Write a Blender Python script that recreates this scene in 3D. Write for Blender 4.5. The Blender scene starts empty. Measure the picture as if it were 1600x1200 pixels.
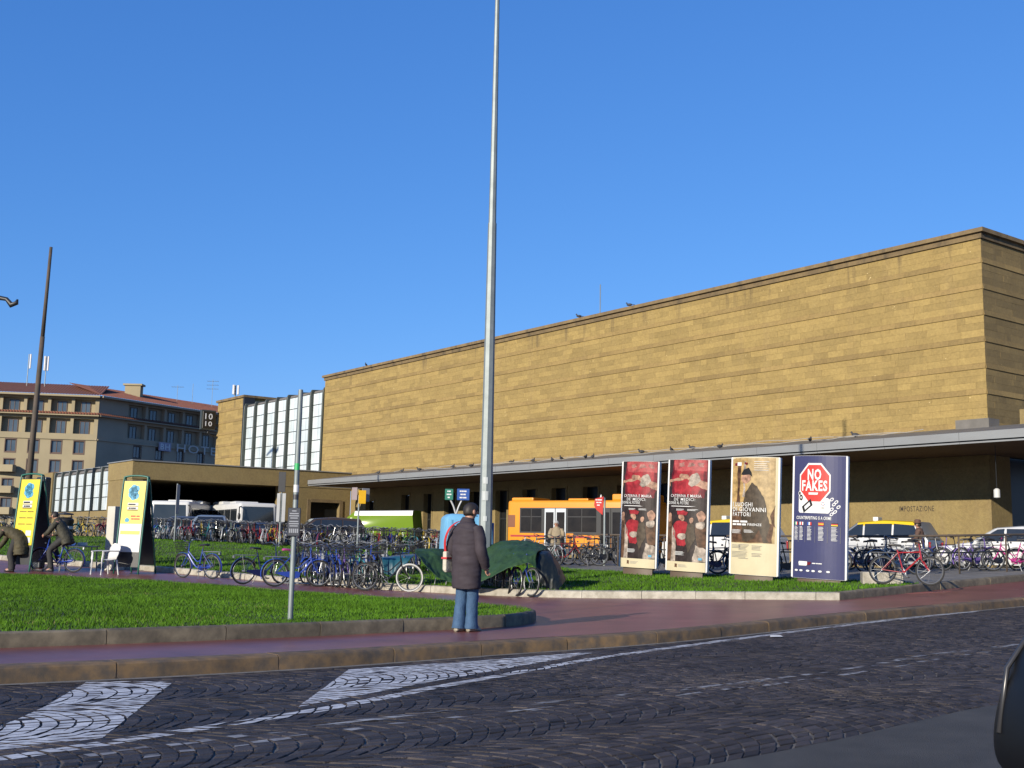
import bpy, bmesh, math, random
import numpy as np
from math import sin, cos, pi, radians, sqrt, atan2
from mathutils import Vector, Matrix, noise
random.seed(7); RNG = np.random.default_rng(7)
S = bpy.context.scene; COL = S.collection
# ------------------------------------------------------------ camera, sky, sun, exposure
FPX, PITCH, ROLL, CAMH = 1768.0, radians(8.11), radians(1.13), 1.2
_F = Vector((0, cos(PITCH), sin(PITCH))); _U0 = Vector((0, -sin(PITCH), cos(PITCH))); _R0 = Vector((1, 0, 0))
_R = _R0*cos(ROLL) + _U0*sin(ROLL); _U = _U0*cos(ROLL) - _R0*sin(ROLL)
cam = bpy.data.cameras.new('camera'); camo = bpy.data.objects.new('camera', cam); COL.objects.link(camo)
cam.sensor_width = 36; cam.lens = 36*FPX/1600; cam.clip_start = .05; cam.clip_end = 3000
m = Matrix((_R, _U, -_F)).transposed().to_4x4(); m.translation = (0, 0, CAMH); camo.matrix_world = m
S.camera = camo
SUN_EL = radians(18.0); SUN_AZ = radians(215.0)
W = bpy.data.worlds.new('World'); S.world = W; W.use_nodes = True
wn = W.node_tree.nodes; wl = W.node_tree.links
sky = wn.new('ShaderNodeTexSky'); sky.sky_type = 'NISHITA'; sky.sun_disc = False
sky.sun_elevation = SUN_EL; sky.sun_rotation = SUN_AZ; sky.altitude = 50; sky.air_density = 1.0; sky.dust_density = 0; sky.ozone_density = 10.0
sep = wn.new('ShaderNodeSeparateColor'); comb = wn.new('ShaderNodeCombineColor'); wl.new(sky.outputs[0], sep.inputs[0])
for ch, (g_, k_) in enumerate(((.95, 1.0), (.72, 1.02), (.55, 1.64))):   # gentler gradient from zenith to horizon
    pw_ = wn.new('ShaderNodeMath'); pw_.operation = 'POWER'; pw_.inputs[1].default_value = g_; ml_ = wn.new('ShaderNodeMath'); ml_.operation = 'MULTIPLY'; ml_.inputs[1].default_value = k_
    wl.new(sep.outputs[ch], pw_.inputs[0]); wl.new(pw_.outputs[0], ml_.inputs[0]); wl.new(ml_.outputs[0], comb.inputs[ch])
wl.new(comb.outputs[0], wn['Background'].inputs[0])
wn['Background'].inputs[1].default_value = .15
sl = bpy.data.lights.new('sun', 'SUN'); sl.energy = 5.0; sl.angle = radians(.5); sl.color = (1, .91, .76)
so = bpy.data.objects.new('sun', sl); COL.objects.link(so)
sd = Vector((-sin(SUN_AZ)*cos(SUN_EL), -cos(SUN_AZ)*cos(SUN_EL), -sin(SUN_EL)))
so.rotation_euler = sd.to_track_quat('-Z', 'Y').to_euler(); so.location = (-20, -30, 20)
S.view_settings.view_transform = 'Standard'; S.view_settings.look = 'None'
S.view_settings.exposure = 0.5; S.view_settings.gamma = 1.0; S.view_settings.use_curve_mapping = False

# ------------------------------------------------------------ helpers
def smooth(a, b, x):
    t = np.clip((x-a)/(b-a), 0, 1); return t*t*(3-2*t)
def base(X, Y):                       # the piazza rises gently to the right and to the back
    return .6*smooth(22, 52, Y) + .015*(X+np.sqrt(X*X+1))*(1-smooth(30, 50, Y))
_FX = np.array([-40, -22, -14.1, -10.7, -7.1, -5.1, -2, 1.2, 4.2, 6.8, 12]); _FY = np.array([54, 42.5, 36.6, 34.3, 31.2, 29.5, 27.4, 25.6, 24.6, 23.7, 24.])
def lawn2(X, Y):
    f = np.interp(X, _FX, _FY); return base(X, Y) + .15 + .45*smooth(1, 15, Y-f)*smooth(-2, 22, -X)
def roadz(X, Y): return base(X, Y) - .15
def pavez(X, Y): return base(X, Y)
def lawn1(X, Y): return base(X, Y) + .17
def ray(px, py): return _F + _R*((px-800)/FPX) + _U*((600-py)/FPX)
def hit(px, py, f=pavez, t0=3.0):
    d = ray(px, py); t = t0; st = .5
    while t < 260:
        p = d*t; z = CAMH+p.z-float(f(p.x, p.y))
        if z < 0:
            if st < .004: return Vector((p.x, p.y, CAMH+p.z))
            t -= st; st *= .25
        t += st
    return Vector((d.x*200, d.y*200, float(f(d.x*200, d.y*200))))
def atY(px, py, Y):
    d = ray(px, py); t = Y/d.y; return Vector((d.x*t, Y, CAMH+d.z*t))
def G(x, y, f=pavez): return Vector((x, y, float(f(x, y))))

MATS = {}; ALB = .72
def mat(name, col, rough=.6, col2=None, scale=6., amt=1., bump=0., bscale=40., metal=0., spec=.5, rnd=0., coat=0., emit=0, aniso=None, trans=0, big=0., bigs=.35):
    """procedural surface: noise between two tones, optional per-object / per-island tone shift, fine relief"""
    if name in MATS: return MATS[name]
    M = bpy.data.materials.new(name); M.use_nodes = True; MATS[name] = M
    n = M.node_tree.nodes; L = M.node_tree.links; b = n['Principled BSDF']
    b.inputs['Roughness'].default_value = rough; b.inputs['Metallic'].default_value = metal
    b.inputs['Specular IOR Level'].default_value = spec; b.inputs['Coat Weight'].default_value = coat
    b.inputs['Coat Roughness'].default_value = .08; b.inputs['Transmission Weight'].default_value = trans
    geo = n.new('ShaderNodeNewGeometry')
    vec = geo.outputs['Position']
    if aniso:
        mp = n.new('ShaderNodeMapping'); mp.inputs['Scale'].default_value = aniso; L.new(vec, mp.inputs[0]); vec = mp.outputs[0]
    col = tuple(c*ALB for c in col); col2 = tuple(c*ALB for c in col2) if col2 else None
    c1 = (*col, 1); c2 = (*(col2 if col2 else tuple(c*.75 for c in col)), 1)
    nz = n.new('ShaderNodeTexNoise'); nz.inputs['Scale'].default_value = scale; nz.inputs['Detail'].default_value = 5; nz.inputs['Roughness'].default_value = .6
    L.new(vec, nz.inputs['Vector'])
    mr = n.new('ShaderNodeMapRange'); mr.inputs[1].default_value = .35; mr.inputs[2].default_value = .68; mr.inputs[4].default_value = amt
    L.new(nz.outputs[0], mr.inputs[0])
    mx = n.new('ShaderNodeMix'); mx.data_type = 'RGBA'; mx.inputs['A'].default_value = c1; mx.inputs['B'].default_value = c2
    L.new(mr.outputs[0], mx.inputs['Factor']); out = mx.outputs['Result']
    if rnd:
        oi = n.new('ShaderNodeObjectInfo'); ad = n.new('ShaderNodeMath'); ad.operation = 'ADD'
        L.new(oi.outputs['Random'], ad.inputs[0]); L.new(geo.outputs['Random Per Island'], ad.inputs[1])
        fr = n.new('ShaderNodeMath'); fr.operation = 'FRACT'; L.new(ad.outputs[0], fr.inputs[0])
        m2 = n.new('ShaderNodeMapRange'); m2.inputs[3].default_value = 1-rnd; m2.inputs[4].default_value = 1+rnd*.7; L.new(fr.outputs[0], m2.inputs[0])
        hv = n.new('ShaderNodeHueSaturation'); L.new(m2.outputs[0], hv.inputs['Value']); L.new(out, hv.inputs['Color']); out = hv.outputs[0]
    if big:
        nb = n.new('ShaderNodeTexNoise'); nb.inputs['Scale'].default_value = bigs; nb.inputs['Detail'].default_value = 7; nb.inputs['Roughness'].default_value = .65; L.new(geo.outputs['Position'], nb.inputs['Vector'])
        mb_ = n.new('ShaderNodeMapRange'); mb_.inputs[1].default_value = .32; mb_.inputs[2].default_value = .68; mb_.inputs[3].default_value = 1-big; mb_.inputs[4].default_value = 1+big; L.new(nb.outputs[0], mb_.inputs[0])
        hb = n.new('ShaderNodeHueSaturation'); L.new(mb_.outputs[0], hb.inputs['Value']); L.new(out, hb.inputs['Color']); out = hb.outputs[0]
    L.new(out, b.inputs['Base Color'])
    if emit: b.inputs['Emission Color'].default_value = c1; b.inputs['Emission Strength'].default_value = emit
    if bump:
        n2 = n.new('ShaderNodeTexNoise'); n2.inputs['Scale'].default_value = bscale; n2.inputs['Detail'].default_value = 4; L.new(vec, n2.inputs['Vector'])
        bp = n.new('ShaderNodeBump'); bp.inputs['Strength'].default_value = min(1, bump*4); bp.inputs['Distance'].default_value = bump*.05
        L.new(n2.outputs[0], bp.inputs['Height']); L.new(bp.outputs[0], b.inputs['Normal'])
    return M
def flat(name, col, rough=.5, metal=0., spec=.5): return mat(name, col, rough, tuple(c*.88 for c in col), 3., 1., metal=metal, spec=spec)

class MB:
    """collects polygons; build() links them as one mesh object"""
    def __init__(s, M=None): s.v = []; s.f = []; s.m = []; s.M = M or Matrix()
    def pts(s, P):
        i0 = len(s.v); s.v += [tuple(s.M @ Vector(p)) for p in P]; return i0
    def poly(s, P, mi=0):
        i = s.pts(P); s.f.append(tuple(range(i, i+len(P)))); s.m.append(mi); return s
    def box(s, x0, y0, z0, x1, y1, z1, mi=0, faces='all'):
        i = s.pts([(x0,y0,z0),(x1,y0,z0),(x1,y1,z0),(x0,y1,z0),(x0,y0,z1),(x1,y0,z1),(x1,y1,z1),(x0,y1,z1)])
        for q in ((0,3,2,1),(4,5,6,7),(0,1,5,4),(1,2,6,5),(2,3,7,6),(3,0,4,7)):
            s.f.append(tuple(i+k for k in q)); s.m.append(mi)
        return s
    def loft(s, rings, mi=0, cap=True, closed=True):
        n = len(rings[0]); I = [s.pts(r) for r in rings]
        for a, b in zip(I, I[1:]):
            for k in range(n if closed else n-1):
                k2 = (k+1) % n; s.f.append((a+k, a+k2, b+k2, b+k)); s.m.append(mi)
        if cap and closed:
            s.f.append(tuple(I[0]+k for k in reversed(range(n)))); s.m.append(mi)
            s.f.append(tuple(I[-1]+k for k in range(n))); s.m.append(mi)
        return s
    def tube(s, P, r, n=6, mi=0, cap=True, closed=False, sq=(1, 1)):
        P = [Vector(p) for p in P]; R = r if isinstance(r, (list, tuple)) else [r]*len(P); rings = []
        up = Vector((0, 0, 1)); k = len(P)
        for i in range(k):
            if closed: t = P[(i+1) % k]-P[i-1]
            else: t = P[min(i+1, k-1)]-P[max(i-1, 0)]
            t.normalize()
            a = t.cross(up)
            if a.length < .05: a = t.cross(Vector((0, 1, 0)))
            a.normalize(); b = a.cross(t)
            rings.append([P[i]+a*(R[i]*sq[0]*cos(2*pi*j/n))+b*(R[i]*sq[1]*sin(2*pi*j/n)) for j in range(n)])
        if closed: rings.append(rings[0]); cap = False
        return s.loft(rings, mi, cap)
    def torus(s, c, R, r, n=28, m_=6, mi=0, ax='y', sx=1.0):
        c = Vector(c); rings = []
        for i in range(n+1):
            a = 2*pi*i/n
            d = Vector((cos(a), 0, sin(a))) if ax == 'y' else (Vector((cos(a), sin(a), 0)) if ax == 'z' else Vector((0, cos(a), sin(a))))
            w = Vector((0,1,0)) if ax == 'y' else (Vector((0,0,1)) if ax == 'z' else Vector((1,0,0)))
            rings.append([c+d*(R+r*cos(2*pi*j/m_))+w*(r*sx*sin(2*pi*j/m_)) for j in range(m_)])
        return s.loft(rings, mi, False)
    def lathe(s, prof, n=16, c=(0,0,0), mi=0, cap=True, sx=1, sy=1):
        return s.loft([[(c[0]+r*sx*cos(2*pi*j/n), c[1]+r*sy*sin(2*pi*j/n), c[2]+z) for j in range(n)] for r, z in prof], mi, cap)
    def prism(s, poly, vec, mi=0):
        v = Vector(vec); return s.loft([poly, [Vector(p)+v for p in poly]], mi)
    def ell(s, c, rx, ry, rz, n=12, k=8, mi=0):
        c = Vector(c); rings = []
        for i in range(k+1):
            a = -pi/2+pi*max(.02, min(k-.02, i))/k
            rings.append([c+Vector((rx*cos(a)*cos(2*pi*j/n), ry*cos(a)*sin(2*pi*j/n), rz*sin(a))) for j in range(n)])
        return s.loft(rings, mi)
    def mesh(s, name, mats, smooth_=False, bevel=0., segs=2, recalc=True, angle=None):
        me = bpy.data.meshes.new(name); me.from_pydata(s.v, [], s.f); me.update()
        for q in (mats if isinstance(mats, (list, tuple)) else [mats]): me.materials.append(q)
        me.polygons.foreach_set('material_index', s.m)
        if recalc or bevel:
            bm = bmesh.new(); bm.from_mesh(me)
            if bevel:
                bmesh.ops.remove_doubles(bm, verts=bm.verts, dist=1e-5)
                bmesh.ops.bevel(bm, geom=[e for e in bm.edges if len(e.link_faces) == 2 and e.calc_face_angle(0) > .5], offset=bevel, segments=segs, affect='EDGES', profile=.6, clamp_overlap=True)
            bmesh.ops.recalc_face_normals(bm, faces=bm.faces); bm.to_mesh(me); bm.free()
        if smooth_:
            me.polygons.foreach_set('use_smooth', [True]*len(me.polygons))
            if angle: me.set_sharp_from_angle(angle=radians(angle))
        me.update(); return me
    def build(s, name, mats, parent=None, **k): return link(name, s.mesh(name, mats, **k), parent)
def link(name, data, parent=None):
    o = bpy.data.objects.new(name, data); COL.objects.link(o)
    if parent: o.parent = parent
    return o
def tag(o, label=None, cat=None, group=None, kind=None):
    if label: o['label'] = label
    if cat: o['category'] = cat
    if group: o['group'] = group
    if kind: o['kind'] = kind
    return o
def thing(name, loc, rz, label, cat, group=None, tilt=None):
    o = bpy.data.objects.new(name, None); COL.objects.link(o); o.location = loc; o.rotation_euler = (tilt[0], tilt[1], rz) if tilt else (0, 0, rz)
    o.empty_display_size = .2
    return tag(o, label, cat, group)
def cr(P, n=8):                       # Catmull-Rom through points
    P = [Vector(p) for p in P]; Q = [P[0]*2-P[1]]+P+[P[-1]*2-P[-2]]; out = []
    for i in range(1, len(Q)-2):
        for k in range(n):
            t = k/n; a, b, c, d = Q[i-1:i+3]
            out.append(.5*((2*b)+(c-a)*t+(2*a-5*b+4*c-d)*t*t+(3*b-a-3*c+d)*t**3))
    return out+[P[-1]]
def resample(P, n):
    P = [Vector(p) for p in P]; L = [0]
    for a, b in zip(P, P[1:]): L.append(L[-1]+(b-a).length)
    out = []; j = 0
    for k in range(n):
        s = L[-1]*k/(n-1)
        while j < len(P)-2 and L[j+1] < s: j += 1
        t = (s-L[j])/max(1e-9, L[j+1]-L[j]); out.append(P[j].lerp(P[j+1], min(1, t)))
    return out
_TX = {}
def text2d(s, bold=0., sx=1.):
    """lettering as flat polygons, cap height 1, left-aligned at 0"""
    k = (s, bold)
    if k not in _TX:
        c = bpy.data.curves.new('t', 'FONT'); c.body = s; c.size = 1/.69; c.resolution_u = 2; c.offset = bold; c.space_character = 1.12; c.fill_mode = 'FRONT'
        o = bpy.data.objects.new('t', c); me = bpy.data.meshes.new_from_object(o)
        V = [(v.co.x, v.co.y) for v in me.vertices]; F = [tuple(p.vertices) for p in me.polygons]
        bpy.data.meshes.remove(me); bpy.data.objects.remove(o); bpy.data.curves.remove(c); _TX[k] = (V, F)
    V, F = _TX[k]; return [(x*sx, y) for x, y in V], F
def put_text(mb, s, f, u, v, size, mi=0, bold=.0, sx=1., width=None, center=False):
    if s[0] == '~':                    # a line of print too small to read: word-length marks
        w_ = width or size*3; u -= w_/2 if center else 0; x = 0.
        for q in s[1:]:
            d = w_*int(q)/10; mb.poly([f(u+x, v), f(u+x+d*.86, v), f(u+x+d*.86, v+size*.8), f(u+x, v+size*.8)], mi); x += d
        return
    V, F = text2d(s, bold); w = max(x for x, y in V)-min(x for x, y in V); x0 = min(x for x, y in V)
    k = size*sx if width is None else width/w
    if center: u -= w*k/2
    i = mb.pts([f(u+(x-x0)*k, v+y*size) for x, y in V])
    for q in F: mb.f.append(tuple(i+a for a in q)); mb.m.append(mi)
# ------------------------------------------------------------ surfaces
M_ASPH = mat('asphalt', (.070, .067, .062), .8, (.046, .045, .043), 3., 1., .25, 160, big=.25, bigs=.7)
M_ASPH2 = mat('asphalt_far', (.085, .083, .08), .85, (.06, .06, .06), .6, 1.)
M_COB = mat('porphyry', (.076, .064, .060), .6, (.042, .036, .036), 9., 1., .2, 90, rnd=.5, spec=.2, big=.35, bigs=.5)
M_JOINT = mat('joint_sand', (.22, .20, .18), .9, (.06, .055, .05), 2.5, 1., .2, 120)
M_PAINT = mat('road_paint', (.80, .81, .82), .6, (.42, .41, .42), 5., 1., .1, 60, aniso=(1, 1, 1))
M_OLDP = mat('old_road_paint', (.42, .42, .42), .7, (.12, .11, .12), 6., 1.)
M_RED = mat('red_paving', (.26, .092, .078), .38, (.20, .07, .06), 1.1, 1., .06, 130, spec=.32, big=.22, bigs=.9)
M_KERB = mat('kerb_granite', (.24, .148, .065), .75, (.10, .08, .06), 7., 1., .16, 110, rnd=.2, big=.3, bigs=2.)
M_KERB2 = mat('kerb_grey', (.235, .19, .12), .75, (.115, .093, .06), 6., 1., .14, 110, rnd=.2, big=.3, bigs=2.)
M_KERB3 = mat('kerb_pale', (.50, .46, .38), .75, (.30, .27, .21), 5., 1., .25, 50, rnd=.12)
M_SOIL = mat('lawn_soil', (.06, .085, .02), .95, (.045, .06, .018), 4., 1.)
M_GRASS = mat('grass_blade', (.105, .235, .014), .7, (.065, .16, .009), 1.3, 1., rnd=.35, spec=.12, big=.3, bigs=.6)
M_DRY = mat('dry_grass', (.27, .22, .10), .8, (.16, .16, .06), 3., 1., rnd=.3, spec=.2)
M_PLINTH = mat('plinth_concrete', (.26, .24, .21), .8, (.16, .15, .13), 2., 1., .2, 60)

KP = [(-22,-.9),(-14,4.4),(-8.3,8.2),(-4.63,10.65),(-3.41,11.46),(-2.01,12.54),(-1.1,13.38),(.07,14.43),(1.79,15.58),(3.36,16.96),(5.38,19.0),(7.71,21.13),(10.57,23.55),(16,28.1),(24,34.8),(40,48)]
K = resample(cr([(x, y, 0) for x, y in KP], 16), 1400)
KL = sum((b-a).length for a, b in zip(K, K[1:]))
def kerb_at(u):
    i = max(0., min(len(K)-1.001, u/KL*(len(K)-1))); j = int(i); p = K[j].lerp(K[j+1], i-j)
    a = K[max(0, j-6)]; b = K[min(len(K)-1, j+7)]; t = (b-a).normalized(); return p, t
def uv2xy(u, v):                       # u along the kerb, v out into the road
    p, t = kerb_at(u); return p.x+t.y*v, p.y-t.x*v
def proj(p):
    d = Vector(p)-Vector((0, 0, CAMH)); z = d.dot(_F)
    return (-9999, -9999) if z < .2 else (800+FPX*d.dot(_R)/z, 600-FPX*d.dot(_U)/z)

def loft_sheet(name, A, B, n, k, zf, mt, dz=0., kind='structure'):
    A = resample([(x, y, 0) for x, y in A], n); B = resample([(x, y, 0) for x, y in B], n); mb = MB(); rows = []
    for j in range(k+1):
        t = j/k; rows.append([(lambda p: (p.x, p.y, float(zf(p.x, p.y))+dz))(a.lerp(b, t)) for a, b in zip(A, B)])
    mb.loft(rows, 0, False, False); o = mb.build(name, mt, smooth_=True)
    if o.data.polygons[0].normal.z < 0: o.data.flip_normals()
    return tag(o, kind=kind)
# ground sheet to the horizon
gx = np.unique(np.concatenate([np.linspace(-60, 60, 61), [-2500, -800, -250, -120, 120, 250, 800, 2500]]))
gy = np.unique(np.concatenate([np.linspace(-30, 100, 66), [-400, -100, 160, 300, 800, 2500]]))
mb = MB(); mb.loft([[(x, y, float(roadz(x, y))-.035) for x in gx] for y in gy], 0, False, False)
tag(mb.build('ground', M_ASPH2, smooth_=True), kind='structure')
# road bed under the stones, asphalt lane in front, gutter
VB = [.1, 1.63, 3.15, 4.68, 6.2]
U0, U1 = 12., KL-14
us = np.linspace(U0-10, U1+13, 140)
loft_sheet('road', [uv2xy(u, -.05) for u in us], [uv2xy(u, 6.22) for u in us], 300, 14, roadz, M_JOINT, -.010)
loft_sheet('asphalt_lane', [uv2xy(u, 6.2) for u in us], [uv2xy(u, 16) for u in us], 200, 30, roadz, M_ASPH, -.004)
loft_sheet('gutter', [uv2xy(u, -.02) for u in us], [uv2xy(u, .095) for u in us], 300, 1, roadz, mat('gutter_stone', (.26, .25, .24), .8, (.16, .16, .15), 5., 1., .2, 60), -.001)
# paving setts in nested arcs
ST = .125; AMP = .42
def arc(u, r, v):
    q = (v-(VB[r]+VB[r+1])/2)/((VB[r+1]-VB[r])/2); return u+AMP*(1-q*q)
def ccw(P): return sum(a[0]*b[1]-b[0]*a[1] for a, b in zip(P, P[1:]+P[:1])) > 0
stones = []
for r in range(4):
    nv = 13; vs = [VB[r]+(VB[r+1]-VB[r])*(j/nv) for j in range(nv+1)]
    for k in range(int((U1-U0)/ST)):
        u = U0+k*ST+r*.05
        for j in range(nv):
            jt = lambda: random.uniform(-.009, .009); g = .0065
            v0, v1 = vs[j]+g+jt(), vs[j+1]-g+jt()
            c = [uv2xy(arc(u, r, v0)+g+jt(), v0), uv2xy(arc(u+ST, r, v0)-g+jt(), v0), uv2xy(arc(u+ST, r, v1)-g+jt(), v1), uv2xy(arc(u, r, v1)+g+jt(), v1)]
            mx, my = sum(p[0] for p in c)/4, sum(p[1] for p in c)/4
            if my < 4.5 or my > 27: continue
            px, py = proj((mx, my, -.15))
            if -420 < px < 2050 and 900 < py < 1420: stones.append((c if ccw(c) else c[::-1], (mx, my), px, py))
def stone_geo(mb, c, h, tilt=(0, 0), base_=None):
    mx, my = sum(p[0] for p in c)/4, sum(p[1] for p in c)/4
    def ring(ins, dz):
        out = []
        for x, y in c:
            d = sqrt((x-mx)**2+(y-my)**2); k = 1-ins/d; X, Y = mx+(x-mx)*k, my+(y-my)*k
            out.append((X, Y, float(roadz(X, Y))+dz+tilt[0]*(X-mx)+tilt[1]*(Y-my)))
        return out
    R = [ring(0, -.03), ring(.0, h-.006), ring(.005, h-.0015), ring(.014, h)]; mb.loft(R, 0, False)
    mb.f.append(tuple(range(len(mb.v)-4, len(mb.v)))); mb.m.append(0); return R[3], R[2]
def clip(sub, cl):
    out = sub
    for a, b in zip(cl, cl[1:]+cl[:1]):
        inp = out; out = []
        if not inp: break
        f = lambda p: (b[0]-a[0])*(p[1]-a[1])-(b[1]-a[1])*(p[0]-a[0])
        for p, q in zip(inp, inp[1:]+inp[:1]):
            fp, fq = f(p), f(q)
            if fp >= 0: out.append(p)
            if fp*fq < 0: t = fp/(fp-fq); out.append((p[0]+(q[0]-p[0])*t, p[1]+(q[1]-p[1])*t))
    return out
def strip(P, w):
    P = cr([(x, y, 0) for x, y in P], 10); out = []
    for a, b in zip(P, P[1:]):
        n = (b-a).normalized(); n = Vector((-n.y, n.x, 0))*w/2
        out.append([(a-n)[:2], (b-n)[:2], (b+n)[:2], (a+n)[:2]])
    return out
LINE = [(-5.2,4.9),(-3.6,6.55),(-3.08,7.15),(-2.54,7.88),(-1.5,9.42),(-.56,11.15),(.8,13.38),(1.67,14.53),(3.85,17.0),(6.18,19.45),(9,22.1)]
OLD1 = [(-2.6,7.3),(-1.52,8.43),(-.62,9.3),(1.21,10.54),(2.6,11.51),(3.85,12.59),(5.0,13.75),(6.73,15.1),(9.5,17.5)]
OLD2 = [(x+.17, y-.22) for x, y in OLD1]
PAINTS = [('road_marking', 'worn white hatch stripe crossing the setts at far left', [[(-3.93,10.91),(-3.16,11.08),(-2.73,7.95),(-3.45,7.15),(-3.55,7.9),(-3.66,9.2)]], M_PAINT, .97),
          ('road_marking', 'long white hatch triangle tapering to the right on the setts', [[(-1.68,12.39),(-1.70,9.56),(-.62,11.62),(.1,12.85),(1.07,14.45),(.9,14.5),(-.2,13.6)]], M_PAINT, .97),
          ('road_marking', 'thin white line curving along the paved road', strip(LINE, .15), M_PAINT, .98),
          ('road_marking', 'faint worn white dashes along the middle of the road', strip(OLD1, .10), M_OLDP, .5),
          ('road_marking', 'faintest broken row of old paint nearest the asphalt', strip(OLD2, .09), M_OLDP, .32)]
PMB = [MB() for _ in PAINTS]
inframe = sorted([i for i, s in enumerate(stones) if 0 < s[2] < 1545 and s[3] < 1200], key=lambda i: -stones[i][3])[:300]
near = set(inframe)
road_o = bpy.data.objects['road']; rest = MB()
for i, (c, mm, px, py) in enumerate(stones):
    h = random.uniform(-.003, .0035); tl = (random.uniform(-.022, .022), random.uniform(-.022, .022))
    mb = MB() if i in near else rest
    top, mid = stone_geo(mb, c, h, tl)
    if i in near: mb.build('paving_sett', M_COB, road_o, recalc=False)
    tp = [p[:2] for p in mid]
    for (nm, lb, polys, mt, keep), pm in zip(PAINTS, PMB):
        if random.random() > keep: continue
        for P in polys:
            if abs(P[0][0]-mm[0]) > 4.5 or abs(P[0][1]-mm[1]) > 6: continue
            q = clip(P if ccw(P) else P[::-1], tp)
            if len(q) > 2: pm.poly([(x, y, float(roadz(x, y))+h+.0025+tl[0]*(x-mm[0])+tl[1]*(y-mm[1])) for x, y in q])
tag(rest.build('paving_setts', M_COB, road_o, recalc=False), kind='stuff')
for (nm, lb, polys, mt, keep), pm in zip(PAINTS, PMB):
    o = pm.build(nm, mt, recalc=False); tag(o, lb, kind='structure')

# kerbs -----------------------------------------------------------------
def offs(P, d):
    out = []
    for i, p in enumerate(P):
        t = (P[min(i+1, len(P)-1)]-P[max(i-1, 0)]).normalized(); out.append(p+Vector((-t.y, t.x, 0))*d)
    return out
def kerb(name, P, zf, h, w, mt, ln, lbl=None, dip=.06):
    """kerb of single stones along P (stones lie to the left of P); core strip is the mortar bed"""
    L = [0]
    for a, b in zip(P, P[1:]): L.append(L[-1]+(b-a).length)
    def at(s):
        s = max(0, min(L[-1], s)); j = 0
        lo, hi = 0, len(L)-2
        while lo < hi:
            md = (lo+hi+1)//2
            if L[md] <= s: lo = md
            else: hi = md-1
        j = lo; t = (s-L[j])/max(1e-9, L[j+1]-L[j]); p = P[j].lerp(P[j+1], t); d = (P[j+1]-P[j]).normalized(); return p, Vector((-d.y, d.x, 0))
    def sect(s, ins=0., dh=0., jit=(0, 0)):
        p, n = at(s); out = []
        for q, z in ((ins+jit[0], -dip), (ins+jit[0], h-.05-dh), (ins+jit[0]+.012, h-.018-dh), (ins+jit[0]+.04, h-dh), (w-ins, h-dh), (w-ins, -dip)):
            x, y = p.x+n.x*q, p.y+n.y*q; out.append((x, y, float(zf(x, y))+z+jit[1]))
        return out
    core = MB(); core.loft([sect(s, .012, .012) for s in np.linspace(0, L[-1], max(2, int(L[-1]/.5)))]); ko = tag(core.build(name, M_JOINT), kind='structure')
    if lbl: ko['label'] = lbl
    s = 0; cnt = 0
    while s < L[-1]-.05 and cnt < 300:
        l = min(ln*random.uniform(.75, 1.2), L[-1]-s); jit = (random.uniform(-.006, .006), random.uniform(-.004, .004))
        mb = MB(); mb.loft([sect(q, 0, 0, jit) for q in np.linspace(s+.006, s+l-.006, max(3, int(l/.35)))])
        mb.build('kerb_stone', mt, ko, smooth_=True, angle=35); s += l; cnt += 1
kerb('road_kerb', [p for p in K if -13 < p.x < 34], roadz, .15, .30, M_KERB, 1.45)
I1F = [(-13,6.8),(-9.5,9.4),(-5.43,12.41),(-4.03,13.45),(-2.39,14.78),(-1.47,15.64),(-.25,16.71),(.26,17.4),(.45,18.1),(.42,18.6),(.3,19.1),(0,19.7),(-1.1,21.2),(-2.1,22.07),(-3.76,23.5),(-7.06,26.31),(-11,28.4),(-14,29.2),(-18,29.6)]
I1 = cr([(x, y, 0) for x, y in I1F], 8)
kerb('lawn_kerb', I1, pavez, .17, .14, M_KERB2, 1.7, 'granite kerb round the front lawn')
I2A = cr([(x, y, 0) for x, y in [(-40,54),(-22,42.5),(-14.08,36.6),(-10.7,34.3),(-7.11,31.2),(-5.14,29.5),(-2,27.4),(1.23,25.61),(4.2,24.63),(6.83,23.65)]], 8)
I2B = cr([(x, y, 0) for x, y in [(6.83,23.65),(8.63,25.53),(11.02,27.99),(13.67,30.39),(22,38),(34,49)]], 8)
kerb('lawn_kerb', I2A, pavez, .16, .16, M_KERB3, 1.3, 'pale stone kerb along the rear lawn')
kerb('lawn_kerb', I2B, pavez, .17, .16, M_KERB2, 1.3, 'dark stone kerb below the bicycle plinth')
# red pavement, forecourt, plinth, lawns ---------------------------------
kk = [p for p in offs(K, .29) if -21 < p.x < 38]
loft_sheet('pavement', [p[:2] for p in kk], [(-60,40),(-40,55),(-22,43.4),(-14,37.5),(-10.5,35.5),(-6.8,32.2),(-4.6,30.2),(-1.6,28.2),(1.5,26.6),(4.4,25.6),(7.2,24.9),(9,27),(12,30),(20,37.4),(34,50),(40,56)], 260, 60, pavez, M_RED)
loft_sheet('forecourt', [(-60,62),(-40,56),(-20,46),(-10,38),(0,30),(6.5,26.5),(10,29.5),(14,33.4),(24,42.5),(40,57)], [(-140,150),(140,150)], 90, 60, base, M_ASPH2, -.02)
loft_sheet('bicycle_plinth', [(1.6,37.3),(4.2,33.8),(7,30.6),(9.4,28.2),(9.75,26.9),(11.0,28.2),(13.6,30.6),(21.9,38.2),(33.9,49.2)], [(2,46),(6,42),(10,38),(12,36),(14,36),(17,38),(20,41),(26,47),(34,55)], 120, 24, base, M_PLINTH, .145)
L2F = [tuple(p[:2]) for p in offs(I2A, .1)]+[(7.0,24.05),(8.5,25.6),(9.7,26.9)]
L2B = [(-44,66),(-32,64),(-16,56),(-6,52.5),(-1,46),(2,37),(4.2,34),(7,30.8),(9.6,28.0)]
loft_sheet('lawn_soil', L2F, L2B, 120, 40, lawn2, M_SOIL, -.01)
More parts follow.
